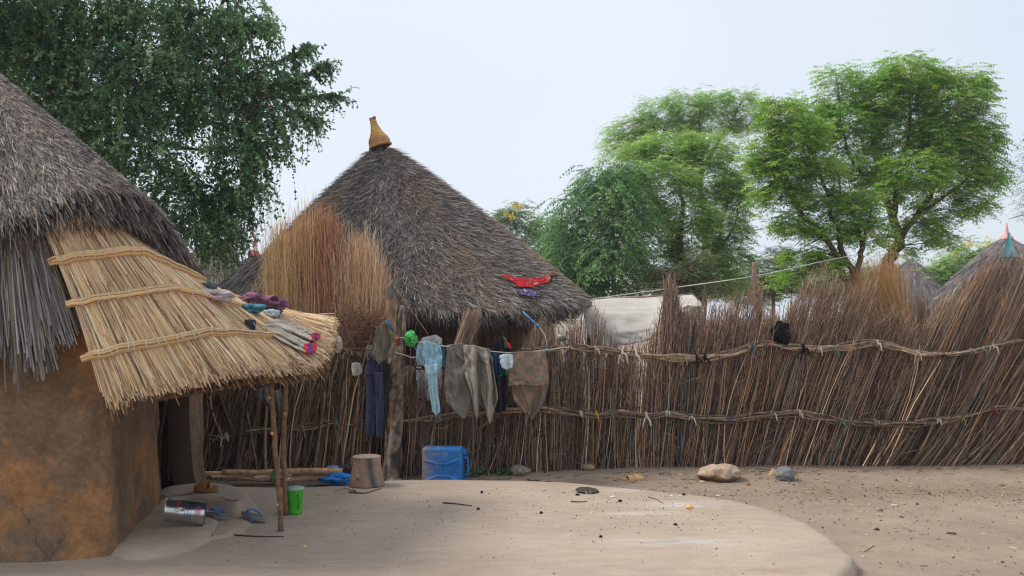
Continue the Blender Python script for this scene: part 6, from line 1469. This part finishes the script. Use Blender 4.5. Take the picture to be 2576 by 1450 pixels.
stone('jagged grey rock among weeds at the fence foot, left one', 1303, 1190, (0.07, 0.06, 0.055), lin(136, 128, 118), 43, 0, 0.45, group='two jagged grey rocks at the fence foot')
stone('smaller brown-grey rock touching the jagged grey rock at the fence foot', 1320, 1191, (0.058, 0.05, 0.04), lin(140, 122, 106), 44, 0.6, 0.45, group='two jagged grey rocks at the fence foot')
stone('smooth oval tan stone against the fence foot, left of the clogs', 1478, 1184, (0.075, 0.05, 0.04), lin(146, 126, 108), 45, -0.4, 0.15)
o = stone('small red brick chip resting on the big boulder', 1800, 1206, (0.02, 0.016, 0.012), lin(190, 104, 80), 46, 0, 0.4, name='brick_chip', cat='brick'); o.location = (o.location[0], o.location[1], GZ + 0.135)
stone('small reddish pebble between the boulder and the paper bag', 1882, 1216, (0.018, 0.018, 0.016), lin(160, 96, 76), 47, name='pebble', cat='pebble')
# brown paper bag
p_ = P(1944, 1190, G(0, 1206, GZ)[1] + 0.1); b = B(); c0 = np.array([p_[0], p_[1], GZ]); BP = lin(190, 156, 118)
pts = np.array([(-0.07, 0.0, 0.0), (0.0, 0.05, 0.0), (0.075, 0.0, 0.0), (-0.03, -0.03, 0.075), (0.0, 0.02, 0.095), (0.05, -0.02, 0.07), (0.005, -0.055, 0.0)]) + c0
b.add(pts, np.array([[0, 3, 4], [0, 4, 1], [1, 4, 5], [1, 5, 2], [0, 6, 3], [6, 4, 3], [6, 5, 4], [6, 2, 5]]), BP)
o = b.build('paper_bag', M_CLOTH, origin=c0); md = o.modifiers.new('thickness', 'SOLIDIFY'); md.thickness = 0.003
tag(o, 'crumpled brown paper bag leaning on the dark grey rock', 'paper bag')

# firewood bundle
LOGC = [(2, lin(206, 172, 140)), (1, lin(184, 146, 114)), (1, lin(220, 190, 158))]
for i, (xa, ya, xb_, yb_, r_, lab) in enumerate(((560, 1187, 862, 1187, 11, 'longest peeled log on top of the firewood stack'), (722, 1205, 872, 1196, 13, 'thick split log at the bottom right of the firewood stack'), (640, 1203, 735, 1199, 12, 'medium log under the longest log, behind the props'), (498, 1190, 640, 1196, 7, 'thin peeled pole sticking out left of the firewood stack'), (490, 1197, 600, 1198, 6, 'thinnest pole at the far left of the firewood stack'), (566, 1203, 706, 1208, 8, 'slender pole lying lowest at the front of the firewood stack'), (530, 1199, 660, 1205, 7, 'slender crooked pole in the middle of the firewood stack'), (770, 1199, 880, 1206, 9, 'short log end under the blue plastic sheet'))):
    d_ = 9.55 + 0.03 * (i % 3); u_ = d_ / F
    A_, B_ = P(xa, ya, d_), P(xb_, yb_, d_ + 0.02 * i)
    b = branch([A_, (A_ * 2 + B_) / 3 + [0, 0, RG.normal(0, .008)], (A_ + 2 * B_) / 3 + [0, 0, RG.normal(0, .008)], B_], np.array([r_ * 0.55, r_ * .72, r_ * .78]) * u_, 26, pick(LOGC, 1, 0.06)[0], seed=300 + i)
    tag(b.build('firewood_log', M_WOOD, smooth=True), lab, 'log', 'firewood logs stacked along the left fence')
for x, c, lab in ((690, lin(64, 120, 56), 'green strip of rag tied round the logs near the props'), (846, lin(84, 140, 84), 'green strip of rag tied round the right end of the logs')):
    b = B(); a = np.linspace(0, 2 * np.pi, 17); c0 = P(x, 1194, 9.58)
    ribbons(b, (c0 + np.stack([0.01 * np.sin(a), 0.09 * np.cos(a), 0.062 * np.sin(a)], -1))[None], np.array([[1.0, 0.1, 0.2]]), 0.028, c)
    ribbons(b, spl([c0 + [0, -0.09, 0.0], c0 + [0.015, -0.11, -0.02], c0 + [0.005, -0.115, -0.06]], 6)[None], np.array([[1.0, 0.1, 0]]), 0.02, c)
    tag(b.build('rag_tie', M_CLOTH), lab, 'rag')
o = crumple('blue_sheet', P(858, 1206, 9.5), (0.14, 0.09, 0.042), lin(24, 116, 200), M_PLASTIC, 51, 0.7, freq=3.0); tag(o, 'crumpled bright blue plastic sheet left of the clay stove', 'plastic sheet')
o = crumple('dark_cloth', P(876, 1181, 9.62), (0.085, 0.07, 0.04), lin(58, 58, 58), M_CLOTH, 52, 0.5); tag(o, 'bunched dark grey cloth on the log ends behind the clay stove', 'cloth')
o = crumple('dotted_cloth', P(838, 1178, 9.75), (0.06, 0.05, 0.022), lin(70, 120, 170), M_CLOTH, 53, 0.4, colfn=lambda q: lin(180, 200, 220) if noise.noise(Vector(q * 9)) > .25 else lin(60, 112, 166)); tag(o, 'small blue dotted cloth on top of the logs', 'cloth')

# weeds
def weed(label, x, y, n, size, seed):
    p = GG(x, y); r_ = np.random.default_rng(seed); b = B(); m = n
    az = r_.uniform(0, 6.28, m); el = r_.uniform(0.2, 1.3, m); L = r_.uniform(0.4, 1, m) * size
    q = np.stack([np.cos(az) * np.cos(el) * L, np.sin(az) * np.cos(el) * L, np.sin(el) * L], -1) + p
    tubes(b, np.stack([np.repeat(p[None], m, 0), (q + p) / 2 + [0, 0, 0.01], q], 1), 0.002, 3, lin(96, 126, 62))
    ax = norm(np.stack([np.cos(az), np.sin(az), r_.normal(-0.1, 0.3, m)], -1)); leaves_from(b, q, ax, norm(r_.normal(0, 0.3, (m, 3)) + [0, -0.5, 0.8]), np.full(m, size * 0.42), np.full(m, size * 0.28), pick([(1, lin(104, 152, 66)), (1, lin(84, 130, 56))], m))
    tag(b.build('weed', M_LEAF, origin=p), label, 'weed', 'green weeds at the fence foot')
weed('green weed at the fence foot just right of the jerrycan', 1201, 1187, 34, 0.10, 1)
weed('low green weed between the jerrycan weed and the grey rocks', 1262, 1186, 30, 0.08, 2)
weed('small green weed left of the two jagged grey rocks', 1284, 1185, 24, 0.08, 3)
weed('tiny green weed by the foot of the trunk post beside the clay stove', 965, 1202, 18, 0.06, 4)

# twigs and litter
def twig(label, pts, r_, c, z=0.006, extra=()):
    b = B(); q = spl([G(x, y, z) for x, y in pts], 20); tubes(b, q, np.array([np.linspace(r_, r_ * 0.6, 20)]), 6, c, caps=True)
    for e_ in extra: tubes(b, spl([G(x, y, zz) for x, y, zz in e_], 10), np.array([np.linspace(r_ * 0.7, r_ * 0.3, 10)]), 5, c)
    tag(b.build('twig', M_WOOD, smooth=True), label, 'twig')
twig('long thin dark stick on the courtyard in front of the mud steps', [(546, 1340), (600, 1347), (660, 1350), (714, 1350)], 0.006, lin(58, 44, 38))
twig('thin dark stick lying alone in the middle of the courtyard', [(1114, 1265), (1150, 1268), (1187, 1273)], 0.006, lin(56, 44, 40))
twig('forked twig at the foot of the clay stove', [(878, 1238), (900, 1240), (922, 1240), (940, 1234), (958, 1230)], 0.008, lin(120, 98, 80), extra=[[(900, 1240, 0.01), (880, 1225, 0.05), (862, 1215, 0.03), (850, 1205, 0.03)], [(898, 1239, 0.01), (870, 1230, 0.02), (840, 1236, 0.008)]])
twig('pale straw lying on the near courtyard', [(868, 1310), (910, 1308), (945, 1306)], 0.0035, lin(214, 190, 144))
twig('bent brown twig beside the grey ash on the courtyard', [(1630, 1250), (1650, 1256), (1668, 1266)], 0.004, lin(128, 100, 74))
twig('short dark twig on the far courtyard left of the lid', [(1436, 1262), (1460, 1263), (1478, 1261)], 0.005, lin(70, 58, 50))
twig('dark twig on the bare earth right of the clogs', [(1608, 1203), (1640, 1202), (1665, 1206)], 0.006, lin(70, 56, 46), z=GZ + 0.006)
twig('straw stalk at the right of the dark grey rock', [(2000, 1200), (2040, 1206), (2085, 1211)], 0.005, lin(176, 148, 112), z=GZ + 0.006)
twig('short pale stick near the courtyard corner', [(2172, 1388), (2185, 1380), (2198, 1372)], 0.007, lin(180, 150, 112), z=GZ + 0.008)

def scrap(label, x, y, sz, c, z, seed, name='paper_scrap', cat='scrap', group='scraps of litter on the ground', flat=0.35):
    if z < -0.01: sz *= 0.62; c = np.asarray(c) * 0.72; flat *= 0.7
    p_ = G(x, y, z); p_[2] = float(ground_z(p_[0], p_[1])) if z < -0.01 else 0.0
    o = crumple(name, p_ + np.array([0, 0, sz * flat * 0.5]), (sz, sz * 0.7, sz * flat), c, M_CLOTH, seed, 0.7, n=(8, 12), freq=2.5, rotz=seed)
    tag(o, label, cat, group)
WHT = lin(220, 218, 212)
E_ = GZ + 0.004
for i, (x, y, sz, c, z, lab) in enumerate(((1734, 1278, 0.035, lin(222, 176, 96), 0, 'yellow fruit peel on the courtyard'), (1766, 1214, 0.042, lin(220, 222, 168), E_, 'pale yellow wrapper in front of the boulder'), (1542, 1251, 0.02, WHT, 0, 'white paper scrap on the courtyard right of the lid'), (1690, 1248, 0.016, WHT, 0, 'small white scrap near the courtyard edge'), (1711, 1250, 0.014, lin(206, 212, 220), 0, 'tiny bluish scrap near the courtyard edge'), (1806, 1248, 0.014, WHT, 0, 'tiny white scrap at the courtyard rim'), (1490, 1290, 0.014, lin(226, 206, 120), 0, 'small yellow crumb beside the dark crumbs'), (767, 1376, 0.016, lin(226, 206, 150), 0, 'single pale yellow maize grain on the near courtyard'), (886, 1233, 0.02, lin(222, 208, 160), 0, 'pale peel at the foot of the clay stove'), (1886, 1210, 0.018, WHT, E_, 'small white scrap right of the boulder'), (2020, 1198, 0.018, WHT, E_, 'small white scrap right of the dark grey rock'), (1932, 1215, 0.016, lin(226, 180, 60), E_, 'yellow scrap in front of the paper bag'), (2172, 1400, 0.03, lin(196, 202, 204), E_, 'crumpled grey-white paper by the courtyard corner'), (2250, 1272, 0.045, lin(200, 200, 192), E_, 'torn pale plastic scrap on the bare earth'), (2262, 1294, 0.03, lin(190, 186, 176), E_, 'torn greyish scrap below the pale plastic scrap'), (2050, 1310, 0.03, lin(196, 188, 176), E_, 'pale torn paper near the courtyard bend'), (2180, 1345, 0.026, lin(198, 194, 186), E_, 'thin pale paper strip on the bare earth right of the courtyard'), (2394, 1340, 0.05, lin(92, 92, 56), E_, 'dark green bunched leaf on the bare earth at the right'), (2300, 1312, 0.014, lin(60, 80, 120), E_, 'tiny dark blue scrap on the bare earth'), (2268, 1300, 0.03, lin(120, 100, 80), E_, 'brown clump on the bare earth'), (2476, 1340, 0.024, lin(206, 200, 186), E_, 'pale scrap at the right on the bare earth'), (2414, 1270, 0.02, WHT, E_, 'white scrap far right on the bare earth'), (2216, 1308, 0.02, lin(110, 94, 78), E_, 'brown dropping on the bare earth'), (2150, 1412, 0.018, lin(216, 212, 204), E_, 'white pebble-like scrap at the near courtyard corner'), (2206, 1216, 0.026, lin(200, 196, 186), E_, 'pale scrap at the foot of the right-hand fence'), (1655, 1197, 0.024, lin(176, 166, 150), E_, 'crumpled pale scrap behind the clogs'), (1700, 1246, 0.02, lin(90, 110, 150), E_, 'bluish scrap behind the courtyard rim'))):
    scrap(lab, x, y, sz, c, z, 80 + i)
for i, (x, y, lab) in enumerate(((1212, 1240, 'black charcoal lump nearest the jerrycan'), (1203, 1282, 'black charcoal lump in mid courtyard'), (1453, 1247, 'black charcoal crumbs beside the lid'), (1362, 1292, 'small black charcoal bit right of the lone stick'), (1699, 1322, 'black charcoal lump on the right of the courtyard'), (1560, 1262, 'black charcoal bit by the white scrap'), (1511, 1353, 'small charcoal bit low on the courtyard'), (1720, 1246, 'charcoal bit at the far courtyard rim'))):
    scrap(lab, x, y, 0.014, lin(38, 37, 42), 0, 130 + i, 'charcoal', 'charcoal', 'charcoal lumps on the courtyard', 0.7)

# fine debris nobody could count
b = B(); n = 1800
X = RG.uniform(1.2, 7.0, n); Y = np.concatenate([RG.normal(9.3, 0.5, n // 2), RG.uniform(5.2, 10.6, n - n // 2)])
inside = X < np.interp(Y, [5.8, 6.3, 6.8, 7.4, 8.0, 8.6, 9.1], [2.3, 2.35, 2.25, 2.1, 1.95, 1.65, 1.2])
X = np.where(inside, X + 1.6, X); z = ground_z(X, Y) + 0.004
a = RG.uniform(0, 6.28, n); L = RG.exponential(0.018, n) + 0.006; v = np.stack([np.cos(a) * L, np.sin(a) * L, RG.uniform(-0.002, 0.012, n)], -1); p = np.stack([X, Y, z], -1)
tubes(b, np.stack([p, p + v], 1), RG.uniform(0.0012, 0.003, n), 3, pick([(3, lin(188, 164, 132)), (2, lin(130, 108, 88)), (1, lin(92, 76, 62)), (1.2, lin(214, 200, 172))], n))
n = 260; X = RG.uniform(-3.2, 6, n); Y = RG.normal(9.85, 0.14, n) + np.clip(X, 0, 9) * 0.12; p = np.stack([X, Y, ground_z(X, Y) + 0.006], -1); a = RG.normal(0, 0.7, n); L = RG.uniform(0.02, 0.14, n)
tubes(b, np.stack([p, p + np.stack([np.cos(a) * L, np.sin(a) * L * 0.5, RG.uniform(0, 0.02, n)], -1)], 1), RG.uniform(0.002, 0.005, n), 3, pick(STICK, n))
tag(b.build('straw_litter', M_STRAW, origin=(3, 9, GZ)), 'scattered straw bits and twig litter on the bare earth', 'litter', kind='stuff')
b = B(); n = 700
X = np.concatenate([RG.normal(0.9, 0.9, 350), RG.uniform(-2, 2.1, 350)]); Y = np.concatenate([RG.normal(7.9, 0.5, 350), RG.uniform(4.6, 9.0, 350)]); ok = (X < 1.75) & (Y < 8.9)
X, Y = X[ok], Y[ok]; n = len(X); s_ = RG.uniform(0.002, 0.007, n)[:, None]; p = np.stack([X, Y, np.full(n, 0.004)], -1)
D8 = np.array([(1, 0, 0), (0, 1, 0), (-1, 0, 0), (0, -1, 0), (0, 0, 0.8), (0, 0, -0.5)])
V = p[:, None] + D8[None] * s_[:, None] * RG.uniform(0.6, 1.3, (n, 6, 1)); f = np.array([[0, 1, 4], [1, 2, 4], [2, 3, 4], [3, 0, 4], [1, 0, 5], [2, 1, 5], [3, 2, 5], [0, 3, 5]])
b.add(V.reshape(-1, 3), (np.arange(n)[:, None, None] * 6 + f[None]).reshape(-1, 3), np.repeat(pick([(3, lin(110, 82, 62)), (1, lin(50, 46, 46)), (1, lin(150, 124, 100))], n, 0.2), 6, 0))
n = 1500; X = RG.uniform(1.4, 6.6, n); Y = np.concatenate([RG.normal(9.2, 0.45, 700), RG.uniform(5.0, 10.4, 800)])
ins = X < np.interp(Y, [5.8, 6.3, 6.8, 7.4, 8.0, 8.6, 9.1], [2.35, 2.4, 2.3, 2.15, 2.0, 1.7, 1.3]); X = np.where(ins, X + 1.7, X); s_ = (0.0025 + RG.exponential(0.0035, n))[:, None]
V = np.stack([X, Y, ground_z(X, Y) + 0.003], -1)[:, None] + D8[None] * s_[:, None] * RG.uniform(0.5, 1.4, (n, 6, 1))
b.add(V.reshape(-1, 3), (np.arange(n)[:, None, None] * 6 + f[None]).reshape(-1, 3), np.repeat(pick([(3, lin(128, 106, 86)), (2, lin(96, 78, 64)), (1, lin(176, 156, 132))], n, 0.2), 6, 0))
tag(b.build('crumbs', M_STONE, origin=(0.5, 7, 0)), 'sprinkled crumbs and grit on the courtyard floor and bare earth', 'grit', kind='stuff')
# ------------------------------------------------------------------ thin dusty haze over the compound
b = B()
hv = np.array([(x, y, z) for x in (-60, 60) for y in (-6, 70) for z in (-1.3, 14)], float)
b.add(hv, np.array([[0, 1, 3, 2], [4, 6, 7, 5], [0, 4, 5, 1], [2, 3, 7, 6], [0, 2, 6, 4], [1, 5, 7, 3]]))
m = bpy.data.materials.new('haze'); m.use_nodes = True; nt = m.node_tree; nt.nodes.remove(nt.nodes['Principled BSDF'])
v = N(nt, 'ShaderNodeVolumePrincipled'); v.inputs['Color'].default_value = (0.92, 0.95, 1, 1); v.inputs['Density'].default_value = 0.0011
nt.links.new(v.outputs[0], nt.nodes['Material Output'].inputs['Volume'])
tag(b.build('haze', m, origin=(0, 0, 0)), 'thin pale haze in the air', 'haze', kind='stuff')
